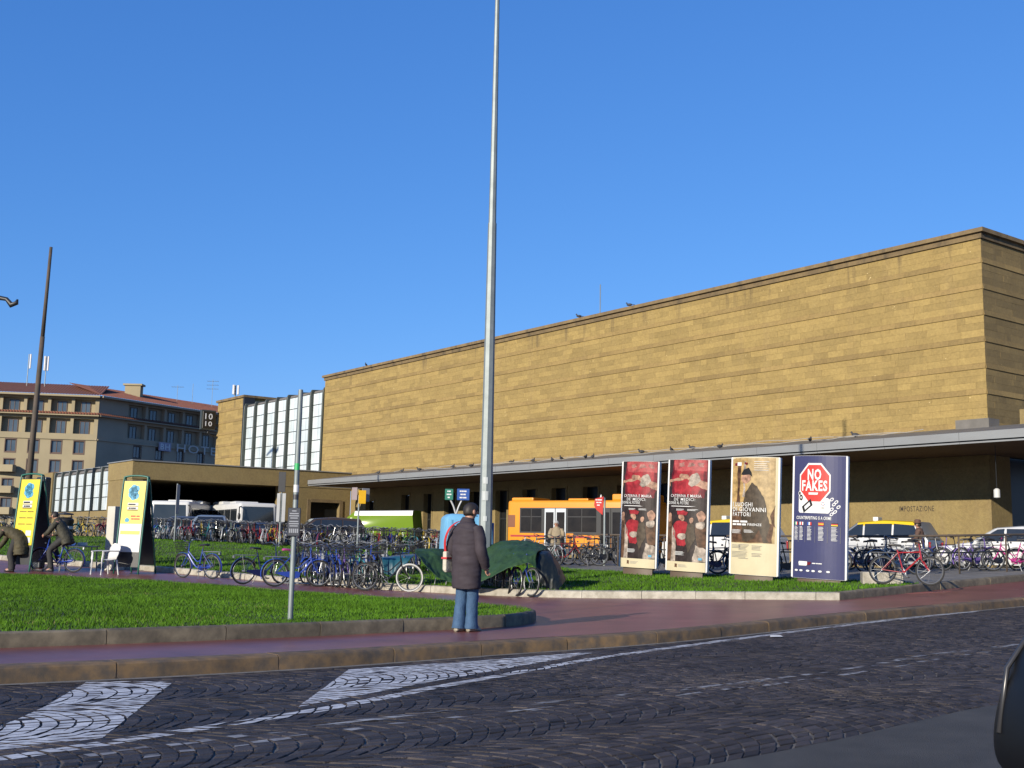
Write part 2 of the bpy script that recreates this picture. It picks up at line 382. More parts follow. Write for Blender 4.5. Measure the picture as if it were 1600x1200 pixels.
i1 = offs(I1, .08); nf = min(range(len(i1)), key=lambda i: -i1[i].x)
loft_sheet('lawn_soil', [p[:2] for p in i1[:nf+1]], [p[:2] for p in i1[nf:][::-1]], 120, 30, lawn1, M_SOIL, -.015)
def inpoly(X, Y, P):
    r = np.zeros(X.shape, bool)
    for (x1, y1), (x2, y2) in zip(P, P[1:]+P[:1]):
        c = ((y1 > Y) != (y2 > Y)) & (X < (x2-x1)*(Y-y1)/((y2-y1) if y2 != y1 else 1e-9)+x1); r ^= c
    return r
def blades(name, P, n, hh, ww, zf, mt, label, keep=None):
    P = [tuple(p) for p in P]; xs = [p[0] for p in P]; ys = [p[1] for p in P]
    X = RNG.uniform(min(xs), max(xs), n*4); Y = RNG.uniform(min(ys), max(ys), n*4); ok = inpoly(X, Y, P) & (np.abs(X) < Y*.62+3)
    if keep is not None: ok &= keep(X, Y)
    X, Y = X[ok][:n], Y[ok][:n]; n = len(X); Z = zf(X, Y)-.015
    a = RNG.uniform(0, 2*pi, n); h = hh*RNG.uniform(.5, 1.25, n)*(1+.35*np.sin(X*1.7+.6*np.sin(Y*1.3))*np.sin(Y*1.1)); w = ww*RNG.uniform(.6, 1.3, n)
    lx, ly = RNG.normal(0, .45, n)*h, RNG.normal(0, .45, n)*h
    V = np.empty((n, 3, 3)); V[:, 0] = np.stack([X-w*np.cos(a), Y-w*np.sin(a), Z], 1); V[:, 1] = np.stack([X+w*np.cos(a), Y+w*np.sin(a), Z], 1); V[:, 2] = np.stack([X+lx, Y+ly, Z+h], 1)
    me = bpy.data.meshes.new(name); me.vertices.add(3*n); me.vertices.foreach_set('co', V.ravel()); me.loops.add(3*n); me.loops.foreach_set('vertex_index', np.arange(3*n, dtype=np.int32))
    me.polygons.add(n); me.polygons.foreach_set('loop_start', np.arange(0, 3*n, 3, dtype=np.int32)); me.materials.append(mt); me.update(calc_edges=True); me.validate()
    return tag(link(name, me), label, 'grass', kind='stuff')
p1 = [p[:2] for p in i1]
blades('grass', p1, 210000, .047, .006, lawn1, M_GRASS, 'short green grass of the front lawn')
p2 = L2F+L2B[::-1]
blades('grass', p2, 170000, .07, .011, lawn2, M_GRASS, 'mown grass of the rear lawn under the posters', lambda X, Y: RNG.uniform(0, 1, X.shape) < np.clip(34/Y, 0, 1)**2)
# dry straw along the sunny kerb edge
fr = np.array([p[:2] for p in i1[:nf+10]])
def nearedge(X, Y):
    d = np.full(X.shape, 9.)
    for x, y in fr[::2]: d = np.minimum(d, np.hypot(X-x, Y-y))
    return RNG.uniform(0, 1, X.shape) < np.exp(-(d/.28)**2)*(.35+.65*(np.sin(X*2.1+Y)+np.sin(X*5.3) > -.2))
blades('dry_grass', p1, 5200, .04, .007, lawn1, M_DRY, 'dry straw-coloured grass edge along the kerb', nearedge)
def clumps(X, Y): return RNG.uniform(0, 1, X.shape) < .9*(np.sin(X*1.3+2.2*np.sin(Y*.7))*np.sin(Y*1.1+1.7*np.sin(X*.9)) > .55)
blades('dry_grass', p1, 7000, .045, .006, lawn1, M_DRY, 'scattered dry tufts in the front lawn', clumps)
# ------------------------------------------------------------ station building
AZ = radians(37.0); D2 = Vector((-sin(AZ), cos(AZ), 0)); E2 = Vector((cos(AZ), sin(AZ), 0)); P0 = Vector((18.65, 44.0, 0))
SM = Matrix(((D2.x, E2.x, 0, P0.x), (D2.y, E2.y, 0, P0.y), (0, 0, 1, 0), (0, 0, 0, 1)))   # local (s along wall, e into building, z)
def SW(s, e, z): return SM @ Vector((s, e, z))
def stone_mat(name, c1, c2, c3, rnd, streak=.55, chips=True):
    M = mat(name, c1, .85, c2, 1.4, .8, .3, 28, rnd=rnd)
    n = M.node_tree.nodes; L = M.node_tree.links; b = n['Principled BSDF']; src = b.inputs['Base Color'].links[0].from_socket
    geo = n.new('ShaderNodeNewGeometry'); mp = n.new('ShaderNodeMapping'); mp.inputs['Scale'].default_value = (1.6, 1.6, .16); L.new(geo.outputs['Position'], mp.inputs[0])
    nz = n.new('ShaderNodeTexNoise'); nz.inputs['Scale'].default_value = 1; nz.inputs['Detail'].default_value = 6; L.new(mp.outputs[0], nz.inputs['Vector'])
    r = n.new('ShaderNodeMapRange'); r.inputs[1].default_value = .55; r.inputs[2].default_value = .78; r.inputs[4].default_value = streak; L.new(nz.outputs[0], r.inputs[0])
    mx = n.new('ShaderNodeMix'); mx.data_type = 'RGBA'; L.new(r.outputs[0], mx.inputs['Factor']); L.new(src, mx.inputs['A']); mx.inputs['B'].default_value = (*c3, 1); out = mx.outputs['Result']
    n2 = n.new('ShaderNodeTexNoise'); n2.inputs['Scale'].default_value = 9; n2.inputs['Detail'].default_value = 6; n2.inputs['Roughness'].default_value = .75; L.new(geo.outputs['Position'], n2.inputs['Vector'])
    r2 = n.new('ShaderNodeMapRange'); r2.inputs[1].default_value = .3; r2.inputs[2].default_value = .7; r2.inputs[3].default_value = .80; r2.inputs[4].default_value = 1.2; L.new(n2.outputs[0], r2.inputs[0])
    hv = n.new('ShaderNodeHueSaturation'); L.new(r2.outputs[0], hv.inputs['Value']); L.new(out, hv.inputs['Color']); out = hv.outputs[0]
    if chips:                              # soot washed down from the cornice
        sp_ = n.new('ShaderNodeSeparateXYZ'); L.new(geo.outputs['Position'], sp_.inputs[0]); rz_ = n.new('ShaderNodeMapRange'); rz_.inputs[1].default_value = 12.2; rz_.inputs[2].default_value = 13.7; L.new(sp_.outputs['Z'], rz_.inputs[0])
        mq = n.new('ShaderNodeMapping'); mq.inputs['Scale'].default_value = (1.1, 1.1, .07); L.new(geo.outputs['Position'], mq.inputs[0]); nq = n.new('ShaderNodeTexNoise'); nq.inputs['Scale'].default_value = 1.; nq.inputs['Detail'].default_value = 8; nq.inputs['Roughness'].default_value = .7; L.new(mq.outputs[0], nq.inputs['Vector'])
        rq = n.new('ShaderNodeMapRange'); rq.inputs[1].default_value = .56; rq.inputs[2].default_value = .68; rq.inputs[4].default_value = .8; L.new(nq.outputs[0], rq.inputs[0])
        ml = n.new('ShaderNodeMath'); ml.operation = 'MULTIPLY'; L.new(rz_.outputs[0], ml.inputs[0]); L.new(rq.outputs[0], ml.inputs[1])
        ms = n.new('ShaderNodeMix'); ms.data_type = 'RGBA'; L.new(ml.outputs[0], ms.inputs['Factor']); L.new(out, ms.inputs['A']); ms.inputs['B'].default_value = (.06, .042, .025, 1); out = ms.outputs['Result']
        vo = n.new('ShaderNodeTexNoise'); vo.inputs['Scale'].default_value = 5.5; vo.inputs['Detail'].default_value = 3; vo.inputs['Distortion'].default_value = 1.5; L.new(geo.outputs['Position'], vo.inputs['Vector'])
        r3 = n.new('ShaderNodeMapRange'); r3.inputs[1].default_value = .735; r3.inputs[2].default_value = .76; L.new(vo.outputs[0], r3.inputs[0])
        m3 = n.new('ShaderNodeMix'); m3.data_type = 'RGBA'; L.new(r3.outputs[0], m3.inputs['Factor']); L.new(out, m3.inputs['A']); m3.inputs['B'].default_value = (.62, .48, .25, 1); out = m3.outputs['Result']
    L.new(out, b.inputs['Base Color']); return M
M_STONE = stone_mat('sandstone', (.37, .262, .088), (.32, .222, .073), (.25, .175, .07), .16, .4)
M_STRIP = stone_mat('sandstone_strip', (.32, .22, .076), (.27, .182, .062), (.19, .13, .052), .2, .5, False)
M_SIDE_SHADED = stone_mat('sandstone_side_shaded', (.27, .19, .07), (.23, .16, .058), (.15, .11, .05), .16, .5)  # darker copy of the sandstone: the side wall's dimness put into its colour
M_LOW = stone_mat('sandstone_lower', (.30, .225, .09), (.25, .18, .072), (.18, .13, .065), .08, .6, False)
M_CORN = stone_mat('cornice_stone', (.25, .175, .08), (.15, .105, .055), (.035, .03, .022), .12, .95, False)
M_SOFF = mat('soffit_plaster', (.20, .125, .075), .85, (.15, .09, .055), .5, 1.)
M_LEAD = mat('lead_roof', (.20, .185, .165), .7, (.13, .12, .105), 1.2, 1., .1, 20)
M_FASC = mat('fascia_metal', (.36, .37, .36), .45, (.33, .33, .32), .6, 1., metal=.3, aniso=(1, 1, 4))
M_DARK = flat('dark_metal', (.022, .024, .026), .45)
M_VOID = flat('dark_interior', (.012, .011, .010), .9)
M_GLASSD = mat('dark_glass', (.010, .011, .012), .35, (.016, .017, .018), .5, 1., spec=.25)
M_WGLASS = mat('white_glazing', (.74, .80, .80), .25, (.60, .68, .69), .7, 1., rnd=.10)
M_RIB = flat('rib_bronze', (.07, .085, .075), .5)

stn = thing('station_building', P0, 0, 'long windowless tan sandstone station hall with thin canopy and glazed strip', 'building')
def sb(mb, name, mt, parent=None, **k):
    o = mb.build(name, mt, **k); o.parent = parent or stn; o.matrix_parent_inverse = (parent or stn).matrix_basis.inverted() if (parent or stn) is stn else Matrix(); return o
def sbox(name, mt, *b, parent=None, **k):
    mb = MB(SM)
    for q in b: mb.box(*q)
    o = mb.build(name, mt, **k); attach(o, parent or stn); return o
def attach(o, parent):
    """parent while keeping world placement"""
    w = Matrix(); p = parent
    chain = []
    while p: chain.append(p); p = p.parent
    for q in reversed(chain): w = w @ q.matrix_parent_inverse @ q.matrix_basis
    o.parent = parent; o.matrix_parent_inverse = w.inverted(); return o
ZB = [13.74, 12.75, 11.68, 10.62, 9.55, 8.48, 7.46, 6.15]
sbox('wall_core', M_STONE, (.03, .03, 5.2, 55.5, 20, 13.7))
def wall_stones(face, a0, a1, zb, near_lim, rest, reststrip, objs):
    """courses of blocks; face(a, out, z) -> world; each band ends in a strip leaning outwards"""
    for t, b in zip(zb, zb[1:]):
        hs_ = .225; hmain = (t-b-hs_)/3 if t-b < 1.2 else (t-b-hs_)/4; z = t; rows = []
        for r in range(3 if t-b < 1.2 else 4): rows.append((z-hmain, z, 0)); z -= hmain
        rows.append((b, z, 1))
        for z0, z1, st in rows:
            a = a0-random.uniform(0, .4) if a0 != 0 else 0.
            while a < a1:
                w = random.choice((.4, .6, .8, 1.0, 1.2, 1.5)) if not st else random.uniform(.9, 1.9)
                w *= random.uniform(.9, 1.1); e = min(a+w, a1)
                if a1-e < .2: e = a1
                g = .0022; pr = random.uniform(.0, .008); x0, x1 = max(a, a0)+g, e-g
                o0, o1 = (pr, pr) if not st else (.010, .042)          # lean of the strip: top, bottom
                fr_ = [face(x0, o1, z0+g), face(x1, o1, z0+g), face(x1, o0, z1-g), face(x0, o0, z1-g)]
                bk = [face(x0, -.04, z0+g), face(x1, -.04, z0+g), face(x1, -.04, z1-g), face(x0, -.04, z1-g)]
                if a < near_lim and len(objs) < 300:
                    mb = MB(); mb.loft([bk, fr_], 0, True); objs.append((mb, st))
                else:
                    mb = reststrip if st else rest; mb.loft([bk, fr_], 0, True)
                a = e
rest, rests, objs = MB(), MB(), []
wall_stones(lambda a, o, z: SW(a, -o, z), 0., 55.4, ZB, 9.2, rest, rests, objs)
for mb, st in objs:
    attach(mb.build('stone_block', M_STRIP if st else M_STONE), stn)
sr = MB(); wall_stones(lambda a, o, z: SW(-o, a, z), 0., 15., ZB, -1, sr, rests, []); tag(attach(sr.build('side_courses', M_SIDE_SHADED), stn), kind='stuff')
wall_stones(lambda a, o, z: SW(a, -o, z), 70.7, 76.6, [z+.1 for z in ZB], -1, rest, rests, [])
tag(attach(rest.build('stone_courses', M_STONE), stn), kind='stuff'); tag(attach(rests.build('stone_strips', M_STRIP), stn), kind='stuff')
cor = sbox('cornice', M_CORN, (-.08, -.09, 13.74, 55.5, 20, 13.97))
sbox('cornice_cap', M_CORN, (-.22, -.22, 13.97, 55.62, 20.1, 14.14), parent=cor)
sbox('tower_block', M_STONE, (70.73, .03, .3, 76.57, 7, 13.83)); sbox('tower_cornice', M_CORN, (70.5, -.15, 13.84, 76.8, 7.2, 14.05))
# lower wall with its openings
def facade(mb, f, W_, z0, z1, ops, depth, mi=0, mr=0):
    """f(u, d, z) -> world. ops: (u0, z0, u1, z1)"""
    us = sorted({0, W_} | {o[0] for o in ops} | {o[2] for o in ops}); zs = sorted({z0, z1} | {o[1] for o in ops} | {o[3] for o in ops})
    for u0, u1 in zip(us, us[1:]):
        for a, b in zip(zs, zs[1:]):
            cu, cz = (u0+u1)/2, (a+b)/2
            if any(o[0] < cu < o[2] and o[1] < cz < o[3] for o in ops): continue
            mb.poly([f(u0, 0, a), f(u1, 0, a), f(u1, 0, b), f(u0, 0, b)], mi)
    for u0, a, u1, b in ops:
        for p, q in (((u0, a), (u1, a)), ((u1, a), (u1, b)), ((u1, b), (u0, b)), ((u0, b), (u0, a))):
            mb.poly([f(p[0], 0, p[1]), f(q[0], 0, q[1]), f(q[0], depth, q[1]), f(p[0], depth, p[1])], mr)
OPS = [(42.4, 43.4, 4.5), (39.6, 40.55, 4.5), (36.8, 38.05, 4.5), (34.0, 35.2, 4.5), (31.25, 32.4, 4.5), (28.45, 29.7, 4.5), (25.7, 26.95, 4.5), (22.95, 24.2, 4.5), (20.2, 21.4, 4.5), (17.4, 18.6, 4.5), (14.8, 15.9, 4.5), (11.4, 12.9, 4.5), (6.65, 9.6, 4.6), (47.2, 48.3, 4.15)]
mb = MB(); facade(mb, lambda u, d, z: SW(u, d, z), 50.58, .1, 5.06, [(a, .3, b, t) for a, b, t in OPS], .5)
lw = attach(mb.build('lower_wall', M_LOW, recalc=False), stn)
for a, b, t in OPS:
    dr = sbox('door', M_GLASSD, (a+.02, .38, .32, b-.02, .44, t-.02))
    sbox('door_frame', M_DARK, (a+.01, .30, .31, a+.09, .37, t-.01), (b-.09, .30, .31, b-.01, .37, t-.01), (a+.09, .30, 2.75, b-.09, .37, 2.85), ((a+b)/2-.03, .31, .31, (a+b)/2+.03, .37, 2.75), parent=dr)
    sbox('door_surround', M_LOW, (a-.14, -.035, .1, a-.005, .04, t+.12), (b+.005, -.035, .1, b+.14, .04, t+.12), (a-.005, -.035, t+.005, b+.005, .04, t+.12))
# end wall under the canopy, to the right of the corner
sbox('return_wall', M_LOW, (.0, .02, .1, .5, 1.5, 5.05)); sbox('end_glazing', M_GLASSD, (.3, 1.5, .1, .4, 14, 5.05))
for e in (1.5, 3.6, 5.7, 7.8, 9.9, 12): sbox('glazing_mullion', M_DARK, (.2, e, .1, .29, e+.12, 5.04))
# incised lettering
mb = MB(); put_text(mb, 'IMPOSTAZIONE', lambda u, v: SW(4.08-u, -.008, 2.90+v), 0, 0, .22, 0, .006, width=1.62)
attach(mb.build('lettering', flat('incised_letters', (.06, .045, .03)), recalc=False), stn)
# canopy
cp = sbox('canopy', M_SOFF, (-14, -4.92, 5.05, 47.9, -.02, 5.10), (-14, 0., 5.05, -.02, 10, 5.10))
mb = MB(SM); mb.prism([(-14, -4.98, 5.14), (-14, -4.98, 5.42), (-14, -.02, 6.16), (-14, -.02, 5.14)], (61.6, 0, 0)); attach(mb.build('canopy_roof', M_LEAD), cp)
mb = MB(SM); s_ = -14
while s_ < 47.6:                       # sheet-metal fascia in lengths
    e_ = min(s_+3.05, 47.75); sbox('fascia_panel', M_FASC, (s_, -5.04, 5.125, e_-.012, -4.985, 5.415), parent=cp); sbox('drip_strip', M_FASC, (s_, -5.0, 5.02, e_-.012, -4.95, 5.075), parent=cp); s_ = e_
mb.loft([[(47.76, -5.04, z) for z in (5.02, 5.415)], [(48.3, -4.7, z) for z in (5.02, 5.415)], [(48.6, -4.0, z) for z in (5.04, 5.5)], [(48.7, -.1, z) for z in (5.04, 6.1)]], 0, False, False)
attach(mb.build('fascia', M_FASC), cp)
sbox('gutter_gap', M_DARK, (-14, -4.94, 5.06, 47.7, -4.93, 5.14), parent=cp)
sbox('parapet', M_LEAD, (-.5, -.8, 5.95, .9, -.05, 6.4)); sbox('parapet', M_LOW, (-4.8, .2, 5.2, -1.2, .6, 6.75))
z_ = lambda e: 5.42+(e+4.98)*.149
for e0, off in ((-1.2, .05), (-2.6, .03)):
    mb = MB(SM); mb.tube([(s, e0+.25*sin(s*.7+off*90), z_(e0)+off+.07*abs(sin(s*1.1))) for s in np.linspace(2, 40, 90)], .014, 4); attach(mb.build('canopy_cable', flat('cable_pale', (.5, .48, .44))), cp)
# glazed cascade
S0, S1 = 55.6, 70.45; NP = 7; pw = (S1-S0)/NP
def rib_prism(mb, s0, s1, k, z0, z1, e0, rd=.2):
    pr = [(e0-rd, z0), (e0-rd*.8, z1-.55), (e0-rd*.6, z1-.2), (e0-.02, z1), (e0+1.6, z1+.12), (e0+1.6, z1-.2), (e0+.35, z1-.3), (e0+.28, z1-.5), (e0+.2, z0)]
    mb.prism([(s0, e, z) for e, z in pr], (s1-s0, 0, 0))
def glazing(s0, s1, n, z0, z1, e0, rows, parent, rd):
    w = (s1-s0)/n
    sbox('glazing_backing', M_DARK, (s0, e0+.22, z0, s1, e0+.34, z1-.3), parent=None)
    for k in range(n+1):
        mb = MB(SM); a = s0+k*w; rib_prism(mb, a-.07, a+.07, k, z0, z1, e0, rd); attach(mb.build('rib', M_RIB, bevel=.02, segs=1), parent)
    for k in range(n):
        zs = np.linspace(z0+.02, z1-.32, rows+1)
        for a, b in zip(zs, zs[1:]):
            mb = MB(SM); q = (w-.26)/4
            for j in range(4):
                u = s0+k*w+.13+j*q; mb.box(u+.012, e0+.10+.006*(j % 2), a+.03, u+q-.012, e0+.14, b-.03)
            attach(mb.build('pane', M_WGLASS), parent)
        mb = MB(SM); u0, u1 = s0+k*w+.12, s0+(k+1)*w-.12
        mb.loft([[(u0, e0+.12, z1-.3), (u1, e0+.12, z1-.3)], [(u0, e0+.2, z1-.12), (u1, e0+.2, z1-.12)], [(u0, e0+.5, z1-.02), (u1, e0+.5, z1-.02)], [(u0, e0+1.5, z1+.03), (u1, e0+1.5, z1+.03)]], 0, False, False)
        attach(mb.build('top_sheet', M_LEAD), parent)
glazing(S0, S1, NP, 6.3, 13.25, .05, 7, stn, .2)
sbox('hall_roof', M_LEAD, (55.5, 1.2, 12.6, 70.7, 20, 13.2)); sbox('tower_side', M_DARK, (70.46, -.1, 6.2, 70.72, .9, 13.8))
# portico in front of the left end
por = thing('entrance_portico', SW(50.58, -16.34, 0), 0, 'low brown stone portico over the vehicle entrance with glazed front', 'portico')
def pbox(name, mt, *b, parent=None, **k):
    mb = MB(SM)
    for q in b: mb.box(*q)
    return attach(mb.build(name, mt, **k), parent or por)
pbox('roof_slab', M_LOW, (50.58, -16.34, 5.06, 55.6, 0, 6.24), (55.6, -15.5, 5.06, 75, 0, 6.2)); pbox('roof_edge', M_FASC, (50.5, -16.42, 6.245, 55.7, 0.0, 6.31), (55.7, -15.6, 6.205, 75, 0, 6.27))
pbox('corner_pier', M_LOW, (50.62, -16.30, .2, 55.55, -15.6, 5.05)); pbox('front_wall', M_LOW, (55.6, -16.25, .2, 69.4, -15.6, 3.02)); pbox('end_pier', M_LOW, (69.4, -16.3, .2, 75, -15.5, 6.18))
pbox('side_wall', M_LOW, (50.62, -5.6, .2, 51.6, -3.3, 5.05), (50.62, -.9, .2, 51.6, -.02, 5.05), (50.62, -3.3, 4.05, 51.6, -.9, 5.05))
dr = pbox('door', M_GLASSD, (51.0, -3.3, .2, 51.1, -.9, 4.05)); pbox('door_surround', M_CORN, (50.55, -3.55, .2, 50.62, -3.28, 4.2), (50.55, -.92, .2, 50.62, -.66, 4.2), (50.55, -3.28, 4.02, 50.62, -.92, 4.25), parent=dr)
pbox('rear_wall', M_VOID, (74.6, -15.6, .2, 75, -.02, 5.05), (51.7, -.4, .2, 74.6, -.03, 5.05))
glazing(55.7, 69.3, 7, 3.05, 6.15, -16.15, 3, por, .08)
# hanging numeral clock
ck = thing('station_clock', SW(76.3, -.9, 12.1), 0, 'dark box clock showing 10 10, bracketed off the tower edge', 'clock')
mb = MB(SM); mb.box(76.1, -1.75, 11.2, 76.5, -.35, 13.05); attach(mb.build('clock_case', flat('clock_case', (.05, .06, .055), .4), bevel=.06), ck)
mb = MB(SM); mb.box(76.06, -1.62, 11.33, 76.099, -.48, 12.92); attach(mb.build('clock_face', flat('clock_face', (.012, .013, .014), .3), bevel=.02, segs=1), ck)
mb = MB(); fc = lambda u, v: SW(76.05, -1.62+u, 11.33+v)
put_text(mb, '10', fc, .57, .86, .52, 0, .02, width=.72, center=True); put_text(mb, '10', fc, .57, .22, .44, 0, .02, width=.66, center=True)
attach(mb.build('numerals', flat('clock_white', (.85, .87, .88)), recalc=False), ck)
mb = MB(SM); mb.tube([(76.3, -1.0, 11.2), (76.3, -1.0, 10.95), (76.3, -.6, 10.7), (76.3, 0, 10.6)], .07, 6); mb.box(76.2, -.36, 11.6, 76.4, 0, 11.8); mb.box(76.2, -.36, 12.5, 76.4, 0, 12.7); attach(mb.build('bracket', M_DARK), ck)

# ------------------------------------------------------------ hotel far behind
HC = Vector((-55.0, 150., 0)); H1 = Vector((-.985, -.17, 0)); N1 = Vector((-.17, .985, 0)); H2 = Vector((.515, .857, 0)); N2 = Vector((-.857, .515, 0))
M_HCR = mat('hotel_cream', (.42, .35, .215), .9, (.36, .30, .185), .3, 1.); M_HSHADE = mat('hotel_shaded_face', (.46, .37, .26), .9, (.38, .31, .22), .3, 1.)  # face in shade has its own tone, colour adjusted to offset the blue skylight
M_TILE = mat('roof_tile', (.30, .105, .055), .85, (.17, .065, .04), 2.5, 1., rnd=.1); M_SHUT = flat('window_frame_brown', (.13, .075, .05)); M_PANE = mat('hotel_pane', (.06, .085, .11), .1, (.10, .13, .16), .2, 1., spec=.8)
hot = thing('hotel_building', HC, 0, 'cream corner hotel with terracotta roof far behind the station forecourt', 'building')
def hf1(u, d, z): return HC+H1*u+N1*d+Vector((0, 0, z))
def hf2(u, d, z): return HC+H2*u+N2*d+Vector((0, 0, z))
WR = [(12.1, 13.7), (9.5, 11.1), (6.9, 8.5), (4.2, 6.0)]
o1 = [(1.55+2.85*k, a, 2.85+2.85*k, b) for k in range(9) for a, b in WR]
o2 = [(6.2+3.9*k, a, 7.5+3.9*k, b) for k in range(7) for a, b in WR]
l1 = [(.5+3.0*k, a, 3.1+3.0*k, b) for k in range(9) for a, b in ((14.7, 16.7), (17.6, 19.3))]
l2 = [(4.9+3.4*k, a, 7.9+3.4*k, b) for k in range(9) for a, b in ((14.7, 16.7), (17.6, 19.3))]
for f, W_, ops, log, mt in ((hf1, 27.5, o1, l1, M_HCR), (hf2, 36., o2, l2, M_HSHADE)):
    mb = MB(); facade(mb, f, W_, .3, 13.95, ops, .25); attach(mb.build('wall', mt, recalc=False), hot)
    mb = MB(); facade(mb, f, W_, 13.96, 19.6, log, .7); attach(mb.build('loggia_wall', mt, recalc=False), hot)
    mb = MB(); mb.loft([[f(0, .72, z) for z in (13.9, 19.6)], [f(W_, .72, z) for z in (13.9, 19.6)]], 0, False, False); attach(mb.build('loggia_back', mt, recalc=False), hot)
    for (u0, a, u1, b) in ops+[((q[0]+q[2])/2-.62, q[1]-.02, (q[0]+q[2])/2+.62, q[3]-.25) for q in log]:
        d = .16 if b-a < 1.9 and b < 13.9 else .64
        mb = MB(); t = .09
        for q in ((u0, a, u0+t, b), (u1-t, a, u1, b), (u0+t, b-t, u1-t, b), (u0+t, a, u1-t, a+t), ((u0+u1)/2-.035, a+t, (u0+u1)/2+.035, b-t)):
            mb.poly([f(q[0], d, q[1]), f(q[2], d, q[1]), f(q[2], d, q[3]), f(q[0], d, q[3])])
        w = attach(mb.build('window', M_SHUT, recalc=False), hot)
        mb = MB(); mb.poly([f(u0, d+.05, a), f(u1, d+.05, a), f(u1, d+.05, b), f(u0, d+.05, b)]); attach(mb.build('pane', M_PANE, recalc=False), w)
        if d < .5:
            mb = MB(); mb.loft([[f(u0-.1, -.03, z) for z in (a-.16, b+.14)], [f(u0, -.03, z) for z in (a-.16, b+.14)]], 0, False, False)
            mb.loft([[f(u1, -.03, z) for z in (a-.16, b+.14)], [f(u1+.1, -.03, z) for z in (a-.16, b+.14)]], 0, False, False)
            mb.poly([f(u0, -.03, a-.16), f(u1, -.03, a-.16), f(u1, -.03, a), f(u0, -.03, a)]); mb.poly([f(u0, -.03, b), f(u1, -.03, b), f(u1, -.03, b+.14), f(u0, -.03, b+.14)])
            attach(mb.build('window_surround', M_SHUT, recalc=False), w)
    for z0, z1, o in ((13.9, 14.08, .15), (17.05, 17.2, .75), (19.55, 19.8, 1.0)):
        mb = MB(); mb.loft([[f(-.2, -o, z0), f(-.2, -o, z1), f(-.2, .3, z1), f(-.2, .3, z0)], [f(W_, -o, z0), f(W_, -o, z1), f(W_, .3, z1), f(W_, .3, z0)]]); attach(mb.build('cornice', mt), hot)
    for nm, ze, oe, zr, orr in (('lower_eave', 17.2, .8, 17.55, -.0), ('roof', 19.8, 1.05, 22.0, -6.5)):   # pantile ridges run down the slope
        mb = MB(); n_ = int(W_/.36); A = []; B = []
        for k in range(n_*4+1):
            u = W_*k/(n_*4); bz = .07*abs(sin(pi*k/4)); sl_ = max(0, (3.6-u)) if nm == 'roof' else 0
            A.append(f(u-.3, -oe, ze+bz)); B.append(f(max(u, sl_*.0)+(0 if nm != 'roof' else 0), -orr, zr+bz))
        mb.loft([A, B], 0, False, False); attach(mb.build(nm, M_TILE, recalc=False), hot)
for k in range(3):
    mb = MB(); mb.box(0, 0, 0, 3.2, 1.1, .9); o = mb.build('balcony', M_HCR); o.location = hf1(11.6, -1.1, 3.9+k*2.75) - Vector((1.5, 0, 0)); attach(o, hot)
mb = MB(); mb.box(-1.1, -.6, 0, 1.1, .6, 1.7); mb.box(-1.35, -.8, 1.7, 1.35, .8, 1.95); o = mb.build('chimney', M_HCR); o.location = hf2(9, 4., 20.9); attach(o, hot)
mb = MB(); put_text(mb, 'HOTEL', lambda u, v: hf2(13.6+u, -.35, 13.5+v), 0, 0, 1.15, 0, .0, width=9.3); put_text(mb, 'AN', lambda u, v: hf2(26.8+u, -.35, 13.5+v), 0, 0, 1.15, 0, .0, width=3.2)
attach(mb.build('roof_letters', flat('sign_letters', (.62, .58, .52)), recalc=False), hot)
mb = MB(); mb.box(0, 0, 0, 2.2, .12, 1.2); o = mb.build('sign_panel', flat('sign_violet', (.40, .36, .46))); o.matrix_basis = Matrix.Translation(hf2(10.3, -.4, 13.4)) @ Matrix.Rotation(atan2(H2.y, H2.x), 4, 'Z'); attach(o, hot)
mb = MB(); put_text(mb, 'BH', lambda u, v: hf2(10.5+u, -.45, 13.6+v), 0, 0, .8, 0, .03, width=1.7); attach(mb.build('sign_letters', flat('sign_white', (.8, .8, .8)), recalc=False), hot)
# ------------------------------------------------------------ bicycles
M_TYRE = flat('tyre_rubber', (.018, .018, .019), .8); M_CHR = flat('chrome', (.34, .35, .36), .3, metal=.9); M_ALU = flat('aluminium', (.38, .39, .40), .45, metal=.6)
M_BLK = flat('black_plastic', (.02, .02, .021), .5); M_SAD = flat('saddle_vinyl', (.03, .027, .026), .55); M_TAN = flat('tan_leather', (.25, .13, .06), .6)
PAINT = {k: mat('bike_'+k, v, .3, tuple(c*.8 for c in v), 8., 1., coat=.4) for k, v in dict(blue=(.03, .075, .42), navy=(.02, .035, .14), black=(.02, .02, .022), red=(.42, .03, .035), silver=(.50, .52, .54), white=(.75, .75, .73), green=(.04, .17, .10), purple=(.19, .12, .42), magenta=(.50, .03, .24), yellow=(.70, .52, .05), teal=(.05, .28, .32), maroon=(.20, .03, .05), grey=(.22, .23, .24)).items()}
RW = .335; RH = (-.53, 0, RW); FH = (.56, 0, RW)
def g_tyre(mb, c=(0,0,0), mi=0, n=30): mb.torus(c, RW-.019, .019, n, 6, mi)
def g_rim(mb, c=(0,0,0), mi=0, n=30):
    mb.torus(c, RW-.047, .012, n, 4, mi, sx=1.2); mb.tube([(c[0], c[1]-.05, c[2]), (c[0], c[1]+.05, c[2])], .022, 8, mi)
def g_spokes(mb, c=(0,0,0), mi=0, k=18, r=.0016):
    for i in range(k):
        a = 2*pi*i/k; s = .025 if i % 2 else -.025; b = a+(.35 if i % 4 < 2 else -.35)
        mb.tube([(c[0]+.02*cos(b), c[1]+s, c[2]+.02*sin(b)), (c[0]+(RW-.05)*cos(a), c[1], c[2]+(RW-.05)*sin(a))], r, 3, mi, False)
BB = (-.04, 0, .28); ST_ = (-.19, 0, .80); HB = (.365, 0, .62); HT = (.33, 0, .80)
